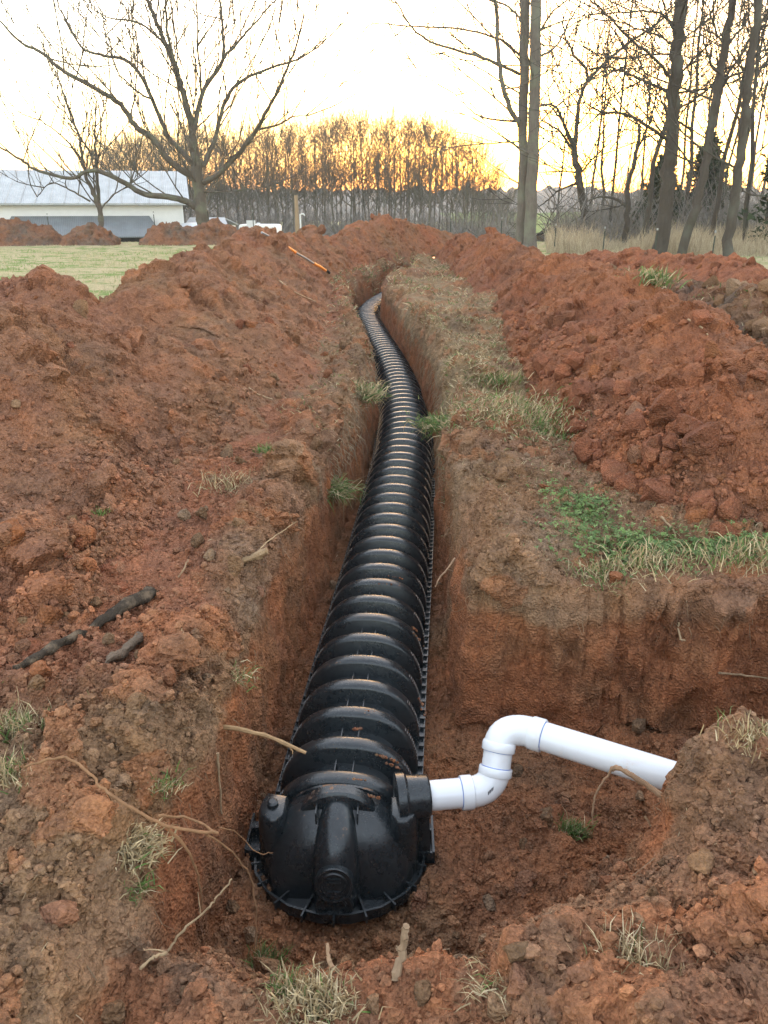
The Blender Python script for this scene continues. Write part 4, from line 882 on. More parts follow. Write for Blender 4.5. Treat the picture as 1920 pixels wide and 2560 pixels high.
traced_tree('bare_tree', 'big spreading bare tree with a low limb reaching left, before the barn', 36.5, [
    (Z1([(884, 1010), (868, 900), (858, 800), (845, 690), (830, 600)]), 40, 20, 0),
    (Z1([(850, 900), (800, 868), (720, 850), (620, 838), (540, 790), (430, 740), (370, 742), (300, 770), (150, 730), (90, 690), (0, 635)]), 17, 4, -3),
    (Z1([(845, 770), (740, 700), (660, 600), (580, 540), (520, 450), (400, 375), (280, 310), (170, 220), (100, 190), (0, 90)]), 18, 4, -2),
    (Z1([(845, 720), (780, 650), (720, 580), (660, 430), (560, 270), (450, 240), (350, 200), (260, 40)]), 14, 4, 2),
    (Z1([(835, 620), (825, 540), (790, 400), (760, 310), (700, 160), (640, 10), (610, -60)]), 18, 7, 0.5),
    (Z1([(835, 590), (850, 500), (885, 380), (960, 260), (965, 150), (950, -20)]), 14, 5, 1.5),
    (Z1([(880, 720), (940, 560), (980, 420), (1060, 340), (1180, 290), (1300, 250), (1400, 180)]), 12, 3, 2.5),
    (Z1([(880, 790), (980, 720), (1100, 570), (1150, 480), (1210, 370), (1280, 200), (1310, 50)]), 14, 3, -2),
    (Z1([(1110, 560), (1200, 540), (1260, 505), (1330, 500)]), 6, 2, -1),
    (Z1([(960, 260), (1040, 170), (1110, 90), (1190, 0)]), 7, 3, 1), (Z1([(730, 200), (600, 100), (480, 80), (400, 40)]), 6, 2, -1),
    (Z1([(660, 430), (600, 400), (500, 300), (450, 130)]), 6, 2, 1), (Z1([(770, 320), (720, 130), (720, -20)]), 8, 4, -1), (Z1([(870, 400), (860, 250), (850, -10)]), 6, 3, -1.5), (Z1([(870, 830), (1000, 825), (1150, 805)]), 4, 1.5, -2)],
    1, 3.4, M_BARK_OAK, 11, up=0.7, step=0.5)
traced_tree('bare_tree', 'slim two-stemmed bare tree in front of the barn roof', 35.5, [
    (Z1([(440, 1005), (425, 900), (395, 820), (365, 740), (345, 600), (290, 450), (250, 330)]), 15, 3, 0),
    (Z1([(435, 960), (425, 850), (415, 700), (410, 580), (415, 430)]), 12, 2, 1), (Z1([(360, 700), (280, 600), (180, 520), (120, 450)]), 5, 1.5, -1), (Z1([(405, 690), (330, 560), (260, 440), (240, 330)]), 5, 1.5, 1), (Z1([(390, 870), (300, 820), (220, 790), (160, 850)]), 5, 1.5, -1), (Z1([(440, 900), (490, 840), (560, 800), (600, 760)]), 4, 1.5, 0.5)],
    1, 2.2, M_BARK_OAK, 12, up=0.5, step=0.4)
traced_tree('bare_tree', 'left of two tall straight pale trunks standing side by side', 31.5, [
    (Z2([(588, 1050), (596, 800), (602, 560), (604, 300), (612, -60)]), 23, 22, 0),
    (Z2([(585, 540), (530, 440), (500, 290), (490, 100), (480, -40)]), 13, 8, -1),
    (Z2([(585, 320), (480, 270), (330, 220), (200, 180), (110, 110), (50, 0)]), 8, 3, -3),
    (Z2([(590, 240), (500, 170), (330, 125), (100, 112), (-20, 100), (-70, 110)]), 6, 2, -2), (Z2([(570, 525), (450, 512), (380, 480), (300, 400)]), 6, 2, -2), (Z2([(600, 100), (540, 30), (460, 0), (400, -30)]), 6, 3, 1)],
    1, 2.8, M_BARK, 13, group='pair of pale trunks', up=0.2, step=0.55)
traced_tree('bare_tree', 'right of two tall straight pale trunks standing side by side', 30.9, [
    (Z2([(628, 1075), (638, 850), (648, 560), (652, 300), (660, -60)]), 31, 24, 0), (Z2([(665, 250), (740, 200), (800, 90), (850, 10)]), 6, 3, 1.5), (Z2([(660, 160), (720, 60), (800, -10)]), 6, 3, -1), (Z2([(655, 460), (700, 455), (745, 440)]), 6, 2, 1)],
    1, 2.6, M_BARK, 14, group='pair of pale trunks', up=0.2, step=0.6)
traced_tree('bare_tree', 'crooked bare tree against the orange glow, leaning left', 41, [
    (Z2([(878, 1020), (862, 900), (845, 780), (822, 660), (828, 590)]), 24, 14, 0),
    (Z2([(830, 600), (842, 450), (880, 350), (1000, 230), (1180, 100), (1240, 40)]), 11, 4, 2), (Z2([(822, 640), (780, 540), (740, 460), (680, 450)]), 11, 3, -1), (Z2([(880, 350), (870, 290), (820, 240), (780, 150), (770, 60)]), 8, 3, -1), (Z2([(815, 650), (760, 570), (680, 520)]), 8, 3, 2),
    (Z2([(850, 745), (900, 690), (945, 640), (968, 590), (1050, 560)]), 6, 2, -2), (Z2([(840, 790), (760, 820), (700, 870), (660, 900)]), 6, 2, 1), (Z2([(835, 745), (760, 740), (670, 745)]), 5, 2, -1), (Z2([(868, 990), (800, 980), (730, 985), (660, 1018)]), 8, 4, -2)],
    1, 3.0, M_BARK_DARK, 15, up=0.2, step=0.45)
traced_tree('bare_tree', 'snapped dark trunk with a jagged top between the crooked tree and the thick trunk', 34, [
    (Z2([(1040, 1045), (1052, 900), (1055, 800), (1085, 680), (1100, 590), (1103, 540)]), 17, 7, 0), (Z2([(1095, 640), (1150, 520), (1185, 340), (1190, 200)]), 6, 2, 1), (Z2([(1045, 890), (1000, 860), (930, 850), (880, 870)]), 9, 3, 1)],
    1, 1.5, M_BARK_DARK, 16, step=1.4)
traced_tree('bare_tree', 'thick grey trunk with lichen spots at the right, limbs reaching left', 26, [
    (Z2([(1188, 1115), (1215, 900), (1235, 700), (1250, 480), (1262, 300), (1275, 130), (1290, -60)]), 37, 24, 0),
    (Z2([(1220, 605), (1150, 550), (1040, 492), (930, 482), (870, 445)]), 9, 3, -2), (Z2([(1240, 400), (1150, 360), (1060, 320), (970, 290), (880, 300)]), 8, 3, 2), (Z2([(1245, 350), (1190, 270), (1080, 180), (960, 60), (880, -10)]), 8, 3, -2), (Z2([(1255, 200), (1180, 150), (1060, 110), (950, 60)]), 6, 2, 2), (Z2([(1265, 120), (1190, 60), (1050, 50), (900, 65)]), 6, 2, -1)],
    1, 2.8, M_BARK_DARK, 17, up=0.2, step=0.5)
traced_tree('bare_tree', 'slim trunk leaning right, second from the right edge', 24.6, [
    (Z2([(1278, 1135), (1320, 980), (1360, 840), (1400, 640), (1425, 480), (1465, 250), (1510, -20)]), 24, 16, 0), (Z2([(1440, 420), (1500, 300), (1590, 160), (1650, 60)]), 8, 3, 1), (Z2([(1450, 330), (1400, 240), (1380, 100)]), 6, 3, -1), (Z2([(1480, 200), (1560, 100), (1600, 0)]), 7, 4, 1)],
    1, 2.6, M_BARK_DARK, 18, up=0.3, step=0.6)
traced_tree('bare_tree', 'dark trunk nearest the right edge', 24.0, [
    (Z2([(1482, 1145), (1505, 950), (1530, 770), (1550, 560), (1572, 380), (1600, 150), (1622, -40)]), 26, 16, 0), (Z2([(1550, 560), (1500, 470), (1470, 380)]), 6, 2, 1), (Z2([(1530, 800), (1580, 840), (1650, 850)]), 5, 2, 1), (Z2([(1590, 250), (1650, 200), (1700, 100)]), 7, 3, 1)],
    1, 2.4, M_BARK_DARK, 19, up=0.2, step=1.2)
# thinner trees of the wood edge at the right, built once per kind and copied
def bare_proto(seed, H, r, splits, lean=0.0, crown_from=0.4):
    t = Tree(seed); P = [Vector((0, 0, -0.3))]; q = Vector((0, 0, 0))
    for i in range(8):
        q = Vector((lean * (i + 1) / 8 * H * 0.2 + t.r.gauss(0, 0.06), t.r.gauss(0, 0.06), H * (i + 1) / 8)); P.append(q)
    t.limb(P[:8], r, r * 0.3, t.trunk, 7)
    for i in range(1, 9):
        f = i / 8
        if f < crown_from: continue
        for c in range(splits):
            a = t.r.random() * 6.28; d = Vector((math.cos(a), math.sin(a), 0.7 + 0.5 * f)); t.grow(P[min(i, 7)] * 1.0 + (P[i - 1] - P[min(i, 7)]) * t.r.random(), d, H * (0.30 - 0.13 * f) * (0.7 + 0.6 * t.r.random()), r * (0.42 - 0.2 * f), 2, 0.4, 0.22)
    return t.trunk.mesh('trunk', True), t.crown.mesh('crown', True)
def plant(proto, name, label, group, loc, sc, rz, mat):
    e = empty(name, loc, rz); e.scale = (sc[0], sc[0], sc[1]); tag(e, label, 'tree', group)
    for nm, me in zip(('trunk', 'crown'), proto):
        if not me.materials: me.materials.append(mat)
        o = bpy.data.objects.new(nm, me); COL.objects.link(o); o.parent = e
    return e
EDGE = [bare_proto(101 + k, 15, 0.10, 2, (-0.3, 0.2, 0.5)[k], 0.35) for k in range(3)]
for px, Y in ((1395, 62), (1512, 52), (1530, 40), (1600, 46), (1612, 33), (1642, 56), (1718, 36), (1762, 52), (1800, 44), (1862, 52), (1895, 42), (1925, 34), (1700, 48), (1838, 38), (1785, 33), (1660, 70), (1480, 58), (1880, 30), (1560, 66), (1745, 66)):
    p = at(px, 520, Y); x = p.x; plant(EDGE[rng.integers(3)], 'bare_tree', 'slender bare tree in the thicket behind the right-hand trunks', 'thicket trees at the right', (x, Y, terrain(x, Y)), (0.8 + 0.5 * rng.random(), 0.75 + 0.4 * rng.random()), rng.random() * 6.28, M_BARK_DARK)
# far wood
WOOD = [bare_proto(201 + k, 12, 0.125, 3, (-0.2, 0.1, 0.3, 0.0, -0.3)[k], 0.3) for k in range(5)]
TOPX = [230, 300, 400, 500, 600, 700, 800, 860, 1000, 1100, 1180, 1230, 1275]; TOPY = [400, 352, 345, 330, 345, 330, 312, 300, 308, 318, 355, 420, 475]
k = 0
for row, Y0 in enumerate((88, 96, 106)):
    px = 240 + rng.random() * 10
    while px < 1275:
        Y = Y0 + rng.normal() * 2; z = float(terrain(0, Y)); x = at(px, 520, Y).x; tz = at(px, np.interp(px, TOPX, TOPY) + abs(rng.normal()) * 22 - 8 + 4 * row, Y).z
        if tz - z > 3:
            plant(WOOD[rng.integers(5)], 'wood_tree', 'bare tree of the far wood glowing against the sunset', 'trees of the far wood', (x, Y, z), (0.7 + 0.45 * rng.random(), (tz - z) / 12.2), rng.random() * 6.28, M_FARWOOD)
        px += (15 + 15 * rng.random())
# evergreen cedars
def conifer(label, px, Y, ybase, ytop, wpx, seed):
    rr = random.Random(seed); b = at(px, ybase, Y); b.z = min(b.z, float(terrain(b.x, Y))); H = at(px, ytop, Y).z - b.z; Wd = wpx / (F_PX / (Y * 0.93)) / 2
    e = empty('cedar_tree', b); tag(e, label, 'tree', 'cedars'); m = MB(); m.tube([(0, 0, 0), (0.05, 0, H * 0.5), (0, 0, H * 0.97)], [0.14, 0.09, 0.02], 6); m.build('trunk', M_BARK_DARK, e)
    n = 7000; V = np.empty((n, 3, 3)); C = np.empty((n, 3)); i = 0
    cl = [(rr.random() ** 0.8, rr.random() * 6.28, rr.random()) for _ in range(150)]
    for i in range(n):
        f, a, k2 = cl[rr.randrange(150)]; f2 = min(0.99, max(0.02, f + rr.gauss(0, 0.02))); Rm = Wd * (1 - f2) ** 0.7 * (0.55 + 0.6 * k2); rad = Rm * rr.random() ** 0.45; a2 = a + rr.gauss(0, 0.16)
        c = np.array((rad * math.cos(a2), rad * math.sin(a2), H * (0.06 + 0.94 * f2) + 0.12 * rr.gauss(0, 1) - 0.12 * rad)); s_ = 0.05 + 0.05 * rr.random()
        V[i] = c + np.array([[rr.gauss(0, s_) for _ in range(3)] for _ in range(3)]) * np.array((1.3, 1.3, 1)); g = 0.6 + 0.7 * rr.random(); C[i] = (0.035 * g, 0.052 * g, 0.022 * g)
    put('crown', np_mesh('crown', V.reshape(-1, 3), np.arange(3 * n).reshape(-1, 3), False, np.repeat(C, 3, 0)), M_BLADE, e)
conifer('dark cedar behind the thick grey trunk, its larger half showing left of it', 1640, 39, 600, 395, 190, 5)
conifer('dark cedar between the leaning trunk and the thick trunk', 1745, 42, 600, 345, 200, 6)
conifer('tall dark cedar at the right edge, foliage high in the corner', 1955, 29, 640, -40, 230, 8)

# undergrowth: thickets of thin stems
def thicket(name, label, boxes, mat, seed):
    r2 = np.random.default_rng(seed); Vs, Fs = [], []; b = 0
    for (px0, px1, Y0, Y1, n, h0, h1, w) in boxes:
        Y = r2.uniform(Y0, Y1, n); px = r2.uniform(px0, px1, n); x = (px - 960) / F_PX * (0.93 * Y); z = terrain(x, Y) - 0.1; L = r2.uniform(h0, h1, n) * (0.3 + 0.7 * r2.random(n) ** 1.5) * (0.75 + 0.5 * vnoise(np.stack([x, 0 * x, 0 * x], 1), 9.0, 4))
        p = np.stack([x, Y, z + r2.random(n) * L * 0.6], 1); d = np.stack([r2.normal(size=n) * 0.6, r2.normal(size=n) * 0.4, 0.35 + r2.random(n)], 1); q = p + d * L[:, None] * 0.5; q2 = q + (d + r2.normal(size=(n, 3)) * 0.35) * L[:, None] * 0.45
        sx = np.stack([np.full(n, w), r2.normal(size=n) * w, 0 * Y], 1)
        V = np.stack([p - sx, p + sx, q + sx * 0.6, q - sx * 0.6, q2], 1).reshape(-1, 3); o = np.arange(n)[:, None] * 5 + b
        Vs.append(V); Fs.append((o + np.array((0, 1, 2, 3)), o + np.array((3, 2, 4)))); b += 5 * n
    me = np_mesh(name, np.concatenate(Vs), [np.concatenate([f[0] for f in Fs]), np.concatenate([f[1] for f in Fs])], False)
    return tag(put(name, me, mat), label, 'undergrowth', kind='stuff')
M_BRUSH = plain('brush', (0.17, 0.155, 0.14), 0.95, 0.05, 0, 0.3, 0.8)
thicket('undergrowth', 'grey leafless undergrowth along the foot of the far wood', [(230, 1290, 82, 110, 11000, 2.5, 7.0, 0.028), (480, 1290, 76, 84, 2500, 1.0, 2.6, 0.02)], M_BRUSH, 3)
thicket('undergrowth', 'tangled bare brush among the trees at the right', [(1380, 1960, 34, 60, 6000, 1.2, 4.2, 0.016), (1500, 1960, 60, 90, 3500, 3, 7, 0.03)], M_BRUSH, 4)
def dry_grass():
    n = 12000; px = rng.uniform(1375, 1990, n); Y = rng.uniform(25.5, 35, n) + (1920 - px) * 0.004; x = (px - 960) / F_PX * (0.93 * Y); z = terrain(x, Y) - 0.02
    P = np.stack([x, Y, z], 1); cl = np.clip(0.6 + fbm(P, 1.5, 3, 5), 0.15, 1.4); L = (0.2 + 0.55 * rng.random(n)) * cl; w = 0.006 + 0.007 * rng.random(n)
    d = np.stack([rng.normal(size=n) * 0.25, rng.normal(size=n) * 0.2, np.ones(n)], 1); q = P + d * L[:, None] * 0.6; q2 = q + (d + rng.normal(size=(n, 3)) * 0.4) * L[:, None] * 0.4; sx = np.stack([w, 0 * w, 0 * w], 1)
    V = np.stack([P - sx, P + sx, q + sx * 0.7, q - sx * 0.7, q2], 1).reshape(-1, 3); o = np.arange(n)[:, None] * 5
    c = np.array(((0.38, 0.31, 0.21), (0.30, 0.24, 0.165), (0.44, 0.37, 0.26)))[rng.integers(0, 3, n)]
    tag(put('tall_dry_grass', np_mesh('tall_dry_grass', V, [o + np.array((0, 1, 2, 3)), o + np.array((3, 2, 4))], False, np.repeat(c, 5, 0)), M_BLADE), 'tall straw-coloured grass along the fence under the trees', 'grass', kind='stuff')
dry_grass()
# far hills, wooded
def hills():
    m_, t, b = new_mat('wooded_hill'); co = geo_pos(t); n = noise_tex(t, co, 0.25, 6, 0.7); c = ramp(t, n, [(0.3, (0.10, 0.09, 0.08)), (0.7, (0.20, 0.18, 0.155))]); t.links.new(c, b.inputs['Base Color']); b.inputs['Roughness'].default_value = 1
    for (nm, y0, y1, H, xr, sd) in (('hill', 190, 300, 9.0, 340, 5),):
        xs = np.linspace(-xr, xr, 420); ys = np.linspace(y0, y1, 24); X, Y = np.meshgrid(xs, ys); x, y = X.ravel(), Y.ravel(); P = np.stack([x, y, 0 * x], 1)
        f = (y - y0) / (y1 - y0); z = -3.6 + H * np.sin(np.clip(f, 0, 1) * math.pi * 0.5) * (1 + 0.16 * fbm(P, 120, 3, sd)) + 2.0 * fbm(P, 5, 4, sd + 2, 0.6) * sstep(0.05, 0.3, f)
        idx = np.arange(len(x)).reshape(X.shape); q = np.stack([idx[:-1, :-1], idx[:-1, 1:], idx[1:, 1:], idx[1:, :-1]], -1).reshape(-1, 4)
        tag(put(nm, np_mesh(nm, np.stack([x, y, z], 1), q), m_), kind='structure')
hills()
m = MB(); P0 = [at(x, y, 118) for x, y in ((1325, 556), (1420, 556))]; M_FIELD = plain('green_field', (0.10, 0.17, 0.05), 1, 0.05, 0, 0.2, 0.5)
xs = np.linspace(13, 62, 40); ys = np.linspace(112, 200, 14); X, Y = np.meshgrid(xs, ys); Zf = -2.2 + np.clip(Y - 112, 0, 99) * 0.022 + 0.12 * np.sin(X * 0.3); idx = np.arange(X.size).reshape(X.shape)
tag(put('field', np_mesh('field', np.stack([X.ravel(), Y.ravel(), Zf.ravel()], 1), np.stack([idx[:-1, :-1], idx[:-1, 1:], idx[1:, 1:], idx[1:, :-1]], -1).reshape(-1, 4)), M_FIELD), kind='structure')

# ------------------------------------------------------------------ barn, shed, trailer, car, posts, tool
M_WHITE = plain('white_siding', (0.62, 0.62, 0.62), 0.6, 0.3, 0, 0.05, 3); M_ROOF = roof_material('pale_metal_roof', (0.33, 0.345, 0.35)); M_LEAN = roof_material('grey_metal_roof', (0.14, 0.155, 0.165))
M_CREAM = plain('cream_siding', (0.60, 0.56, 0.46), 0.7, 0.2, 0, 0.05, 3); M_DARK = plain('dark_opening', (0.03, 0.03, 0.028), 0.9, 0.1); M_GLASS = plain('dark_glass', (0.02, 0.025, 0.03), 0.1, 0.5)
def barn():
    Y = 60.0; c = at(456, 507, Y); gz = float(terrain(0, Y)); rz = R(14); e = empty('barn', (c.x, Y, gz), rz); tag(e, 'long white barn with a pale metal roof at the left', 'barn')
    ez = c.z - gz; L, D, rh = 40.0, 12.0, 2.15   # local: x to the left is negative, y away
    m = MB(); m.add([(0, 0, 0), (0, 0, ez), (0, D / 2, ez + rh), (0, D, ez), (0, D, 0), (-L, 0, 0), (-L, 0, ez), (-L, D / 2, ez + rh), (-L, D, ez), (-L, D, 0)], [(0, 1, 2, 3, 4), (5, 9, 8, 7, 6), (0, 5, 6, 1), (4, 3, 8, 9)]); m.build('wall', M_WHITE, e, False)
    m = MB(); o = 0.5; k = rh / (D / 2); th = 0.12
    for s_ in (0, 1):
        y0, y1 = (-o, D / 2) if s_ == 0 else (D + o, D / 2); z0 = ez - o * k + 0.03
        m.add([(o, y0, z0), (o, y1, ez + rh + 0.03), (-L, y1, ez + rh + 0.03), (-L, y0, z0), (o, y0, z0 + th), (o, y1, ez + rh + th + 0.03), (-L, y1, ez + rh + th + 0.03), (-L, y0, z0 + th)], [(0, 1, 2, 3), (4, 7, 6, 5), (0, 3, 7, 4), (0, 4, 5, 1), (1, 5, 6, 2), (3, 2, 6, 7)])
    rf = m.build('roof', M_ROOF, e, False)
    for kx in range(26):
        m = MB(); x = -0.4 - kx * 0.95; a = Vector((x, -o, ez - o * k + 0.03 + th + 0.02)); b = Vector((x, D / 2, ez + rh + th + 0.05)); m.tube([a, b], 0.03, 4); m.build('roof_seam', M_ROOF, rf, False)
    m = MB(); m.box((-0.08, -0.06, ez / 2), (0.14, 0.10, ez - 0.05)); m.build('downpipe', M_WHITE, e, False)
    # lean-to roof against the front wall
    x0, x1 = -1.9, -11.6; m = MB(); m.add([(x0 - 0.5, -0.05, ez - 0.95), (x1, -0.05, ez - 0.95), (x1 - 0.6, -2.6, ez - 2.25), (x0 + 0.4, -2.6, ez - 2.25), (x0 - 0.5, -0.05, ez - 0.87), (x1, -0.05, ez - 0.87), (x1 - 0.6, -2.6, ez - 2.17), (x0 + 0.4, -2.6, ez - 2.17)], [(0, 1, 2, 3), (4, 7, 6, 5), (0, 4, 5, 1), (1, 5, 6, 2), (2, 6, 7, 3), (3, 7, 4, 0)]); m.build('lean_to_roof', M_LEAN, e, False)
    for x in (x0, (x0 + x1) / 2, x1):
        m = MB(); m.box((x, -2.45, (ez - 2.2) / 2), (0.14, 0.14, ez - 2.2)); m.build('lean_to_post', M_WHITE, e, False)
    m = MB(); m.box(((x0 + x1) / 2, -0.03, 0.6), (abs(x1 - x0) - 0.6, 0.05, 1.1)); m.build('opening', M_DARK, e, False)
barn()
def shed():
    Y = 66.0; a = at(468, 560, Y); b_ = at(566, 560, Y); gz = float(terrain(0, Y)); e = empty('shed', (a.x, Y, gz)); tag(e, 'small shed with a white metal roof between barn and trailer, behind the big trunk', 'shed'); W = b_.x - a.x; ez = at(500, 566, Y).z - gz; rz_ = at(500, 546, Y + 2).z - gz
    m = MB(); m.box((W / 2, 2, ez / 2), (W, 4, ez)); m.build('wall', M_CREAM, e, False)
    m = MB(); m.add([(-0.2, -0.3, ez), (W + 0.2, -0.3, ez), (W - 0.5, 2, rz_), (-0.2, 2, rz_), (W + 0.2, 4.3, ez), (-0.2, 4.3, ez), (-0.2, -0.3, ez + 0.08), (W + 0.2, -0.3, ez + 0.08), (W - 0.5, 2, rz_ + 0.08), (-0.2, 2, rz_ + 0.08), (W + 0.2, 4.3, ez + 0.08), (-0.2, 4.3, ez + 0.08)], [(0, 1, 2, 3), (3, 2, 4, 5), (6, 9, 8, 7), (9, 11, 10, 8), (0, 6, 7, 1), (1, 7, 8, 2), (2, 8, 10, 4), (0, 3, 9, 6), (3, 5, 11, 9), (5, 4, 10, 11)]); m.build('roof', M_ROOF, e, False)
    m = MB(); m.box((W * 0.7, -0.02, 0.9), (0.8, 0.06, 1.7)); m.build('door', M_WHITE, e, False)
shed()
def rounded_box(w, d, h, r, z0, n=4):
    m = MB(); prof = []
    for (sx, sz, a0) in ((1, 0, -90), (1, 1, 0), (-1, 1, 90), (-1, 0, 180)):
        for k in range(n + 1):
            a = R(a0 + 90 * k / n); prof.append((sx * (w / 2 - r) + r * math.cos(a), z0 + (r if sz == 0 else h - r) + r * math.sin(a)))
    m.loft([[(x * (1 - e), y, z0 + (z - z0 - h / 2) * (1 - e) + h / 2) for x, z in prof] for y, e in ((-d / 2, 0.05), (-d / 2 + 0.06, 0), (d / 2 - 0.06, 0), (d / 2, 0.05))], True, True); return m
def trailer():
    Y = 68.0; a = at(597, 560, Y); b_ = at(695, 560, Y); gz = float(terrain(0, Y)); W = b_.x - a.x; top = at(640, 561, Y).z - gz; e = empty('cargo_trailer', ((a.x + b_.x) / 2, Y + 1, gz), R(-4)); tag(e, 'white enclosed trailer parked behind the dirt heaps', 'trailer')
    bd = rounded_box(W, 2.0, top - 0.45, 0.22, 0.45).build('body', plain('white_paint', (0.80, 0.80, 0.79), 0.35, 0.5, 0, 0.04, 2), e)
    m = MB(); m.tube([(-0.15, 0, top - 0.02), (-0.15, 0, top + 0.08), (-0.15, 0, top + 0.11)], [0.16, 0.16, 0.10], 10); m.build('roof_vent', M_WHITE, bd)
    for k in range(4):
        m = MB(); m.box((0.1 + k * 0.3, -1.01, top - 0.35), (0.07, 0.04, 0.05)); m.build('marker_light', plain('amber', (0.5, 0.2, 0.05), 0.3), bd, False)
    for sx in (-0.3, 0.4):
        for sy in (-0.9, 0.9):
            m = MB(); m.tube([(sx, sy - 0.1, 0.33), (sx, sy + 0.1, 0.33)], 0.33, 16); m.build('wheel', M_DARK, e)
    m = MB(); m.tube([(W / 2, 0, 0.5), (W / 2 + 1.1, 0, 0.5)], 0.05, 6); m.build('tow_bar', M_DARK, e)
    m = MB(); m.box((-0.55, -1.005, 1.25), (0.75, 0.03, 1.45)); m.build('side_door', M_WHITE, e, False)
trailer()
def car():
    Y = 58.0; p = at(481, 580, Y); gz = float(terrain(0, Y)); e = empty('parked_car', (p.x, Y + 1.5, gz), R(80)); tag(e, 'pale silver car mostly hidden behind the berm, left of the big trunk', 'car'); P = plain('silver_paint', (0.55, 0.57, 0.6), 0.3, 0.5, 0.3, 0.04)
    prof = [(-2.1, 0.35), (-2.15, 0.75), (-1.9, 0.95), (-1.2, 1.0), (-0.7, 1.42), (0.6, 1.46), (1.3, 1.02), (2.0, 0.92), (2.15, 0.7), (2.1, 0.35)]
    m = MB(); m.loft([[(x, y, z - ins * max(0, z - 0.9)) for x, z in prof] for y, ins in ((-0.85, 0.12), (-0.8, 0), (0.8, 0), (0.85, 0.12))], True, True); bd = m.build('body', P, e)
    m = MB(); m.add([(-1.05, -0.86, 1.0), (-0.62, -0.86, 1.33), (0.5, -0.86, 1.36), (1.05, -0.86, 1.02), (-1.05, -0.84, 1.0), (-0.62, -0.84, 1.33), (0.5, -0.84, 1.36), (1.05, -0.84, 1.02)], [(0, 1, 2, 3), (7, 6, 5, 4), (0, 4, 5, 1), (1, 5, 6, 2), (2, 6, 7, 3), (3, 7, 4, 0)]); m.build('side_window', M_GLASS, e, False)
    for sx in (-1.35, 1.35):
        for sy in (-0.75, 0.75):
            m = MB(); m.tube([(sx, sy - 0.1, 0.32), (sx, sy + 0.1, 0.32)], 0.32, 16); m.build('wheel', M_DARK, e)
car()
M_POST = plain('green_steel', (0.035, 0.045, 0.035), 0.6, 0.3); M_TIP = plain('white_tip', (0.3, 0.3, 0.29), 0.8)
def tpost(px, ytop, ybase, Y, where):
    b = at(px, ybase, Y); gz = float(terrain(b.x, Y)); t = at(px, ytop, Y); e = empty('fence_post', (b.x, Y, gz)); H = max(0.9, t.z - gz)
    tag(e, 'thin steel fence post ' + where, 'fence post', 'steel fence posts'); m = MB(); m.box((0, 0, H / 2 - 0.15), (0.035, 0.006, H + 0.1)); m.box((0, 0.018, H / 2 - 0.15), (0.006, 0.03, H + 0.1)); m.build('shaft', M_POST, e, False)
    m = MB(); m.box((0, 0.01, H + 0.0), (0.038, 0.04, 0.06)); m.build('tip', M_TIP, e, False)
for a in ((45, 545, 580, 36, 'at the far left before the barn wall'), (124, 535, 580, 36.5, 'before the left end of the lean-to roof'), (389, 530, 585, 36.5, 'before the right end of the lean-to roof'), (523, 522, 580, 36, 'just right of the big tree'), (635, 527, 590, 34, 'in front of the white trailer'), (880, 540, 580, 37, 'above the far heap, before the wood'), (1000, 546, 580, 37, 'above the middle of the far heap'), (1126, 540, 600, 33, 'where the far heap ends'), (1252, 545, 600, 33, 'left of the two pale trunks'), (1385, 573, 632, 28, 'right of the two pale trunks'), (1505, 583, 650, 24.5, 'in the dry grass left of the thick trunk'), (1634, 598, 655, 23, 'touching the thick grey trunk'), (1776, 606, 668, 21, 'between the leaning trunk and the last trunk'), (1914, 634, 740, 15.5, 'nearest, at the right edge')): tpost(*a)
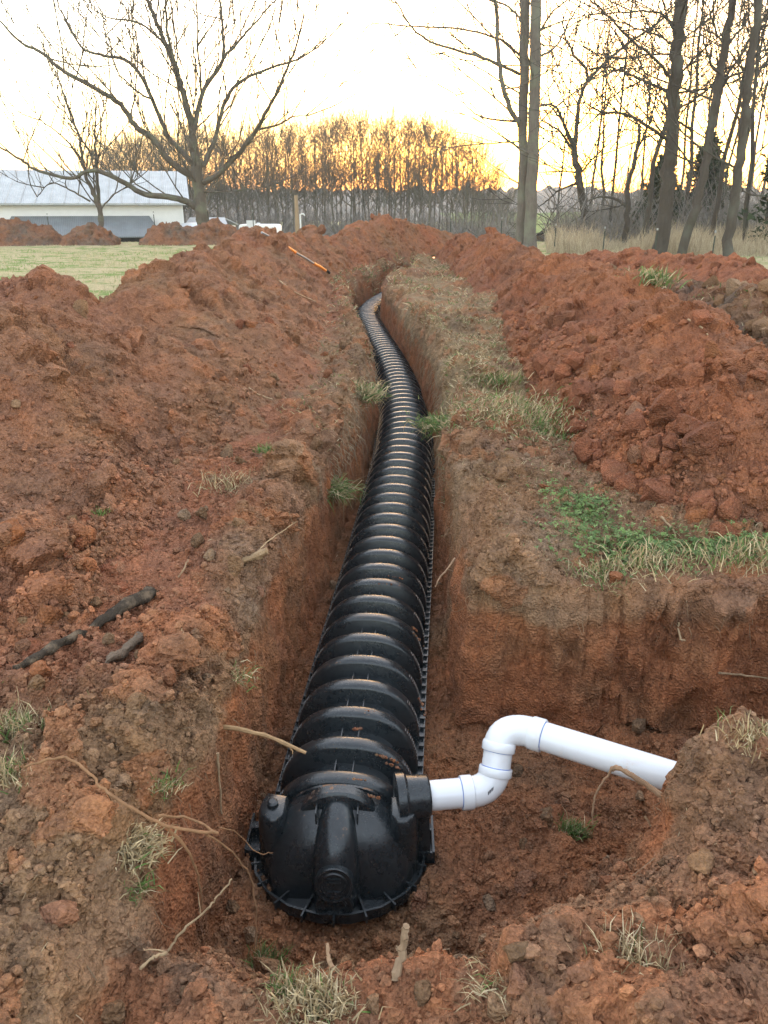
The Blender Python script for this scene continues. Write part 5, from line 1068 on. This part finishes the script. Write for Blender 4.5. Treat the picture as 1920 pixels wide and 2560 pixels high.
p = at(743, 580, 60); gz = float(terrain(0, 60)); m = MB(); m.tube([(0, 0, -0.2), (0.02, 0, 2.5), (0, 0, at(743, 488, 60).z - gz)], [0.16, 0.14, 0.12], 10); o = m.build('wooden_pole', bark_material('weathered_pole', (0.22, 0.15, 0.09), (0.34, 0.25, 0.16))); o.location = (p.x, 60, gz); tag(o, 'weathered wooden pole standing before the far wood, right of the trailer', 'pole')
p = at(752, 580, 62); m = MB(); H = at(752, 535, 62).z - gz; m.tube([(0, 0, -0.2), (0, 0, H)], 0.06, 8); m.tube([(0, 0, H - 0.05), (0.2, 0, H + 0.03), (0.35, 0, H - 0.12)], 0.05, 8); o = m.build('white_standpipe', M_WHITE); o.location = (p.x, 62, gz); tag(o, 'small white standpipe beside the wooden pole', 'standpipe')
# long-handled tool lying on the far left heap
M_ORANGE = plain('orange_fibreglass', (0.75, 0.22, 0.02), 0.35, 0.5); M_GREYH = plain('grey_handle', (0.22, 0.23, 0.25), 0.4, 0.5)
P = []
for x, y in ((655, 590), (820, 682)):
    q, n_ = hit(x, y, 12); P.append(q + n_ * 0.06)
a, b = P; e = empty('long_handled_tool', a); tag(e, 'orange and grey long-handled tool lying down the far left heap', 'tool')
for nm, f0, f1, r, mt in (('grey_shaft', -0.05, 0.24, 0.02, M_GREYH), ('orange_grip', 0.22, 0.42, 0.028, M_ORANGE), ('grey_shaft', 0.40, 0.74, 0.018, M_GREYH), ('orange_grip', 0.72, 0.93, 0.028, M_ORANGE), ('black_end', 0.92, 1.0, 0.026, M_DARK)):
    m = MB(); m.tube([(b - a) * f0, (b - a) * (f0 * 0.5 + f1 * 0.5) + Vector((0, 0, 0.01)), (b - a) * f1], r, 10); m.build(nm, mt, e)

# ------------------------------------------------------------------ haze
HAZE = 0.0007
if HAZE:
    hm = bpy.data.materials.new('haze_air'); hm.use_nodes = True; t = hm.node_tree; t.nodes.clear(); o_ = t.nodes.new('ShaderNodeOutputMaterial'); v = t.nodes.new('ShaderNodeVolumePrincipled')
    v.inputs['Color'].default_value = (0.95, 0.94, 0.92, 1); v.inputs['Density'].default_value = HAZE; v.inputs['Anisotropy'].default_value = 0.2; t.links.new(v.outputs[0], o_.inputs['Volume'])
    m = MB(); m.box((0, 205, 8.5), (700, 430, 26)); hz = m.build('haze', hm, None, False); tag(hz, kind='stuff')
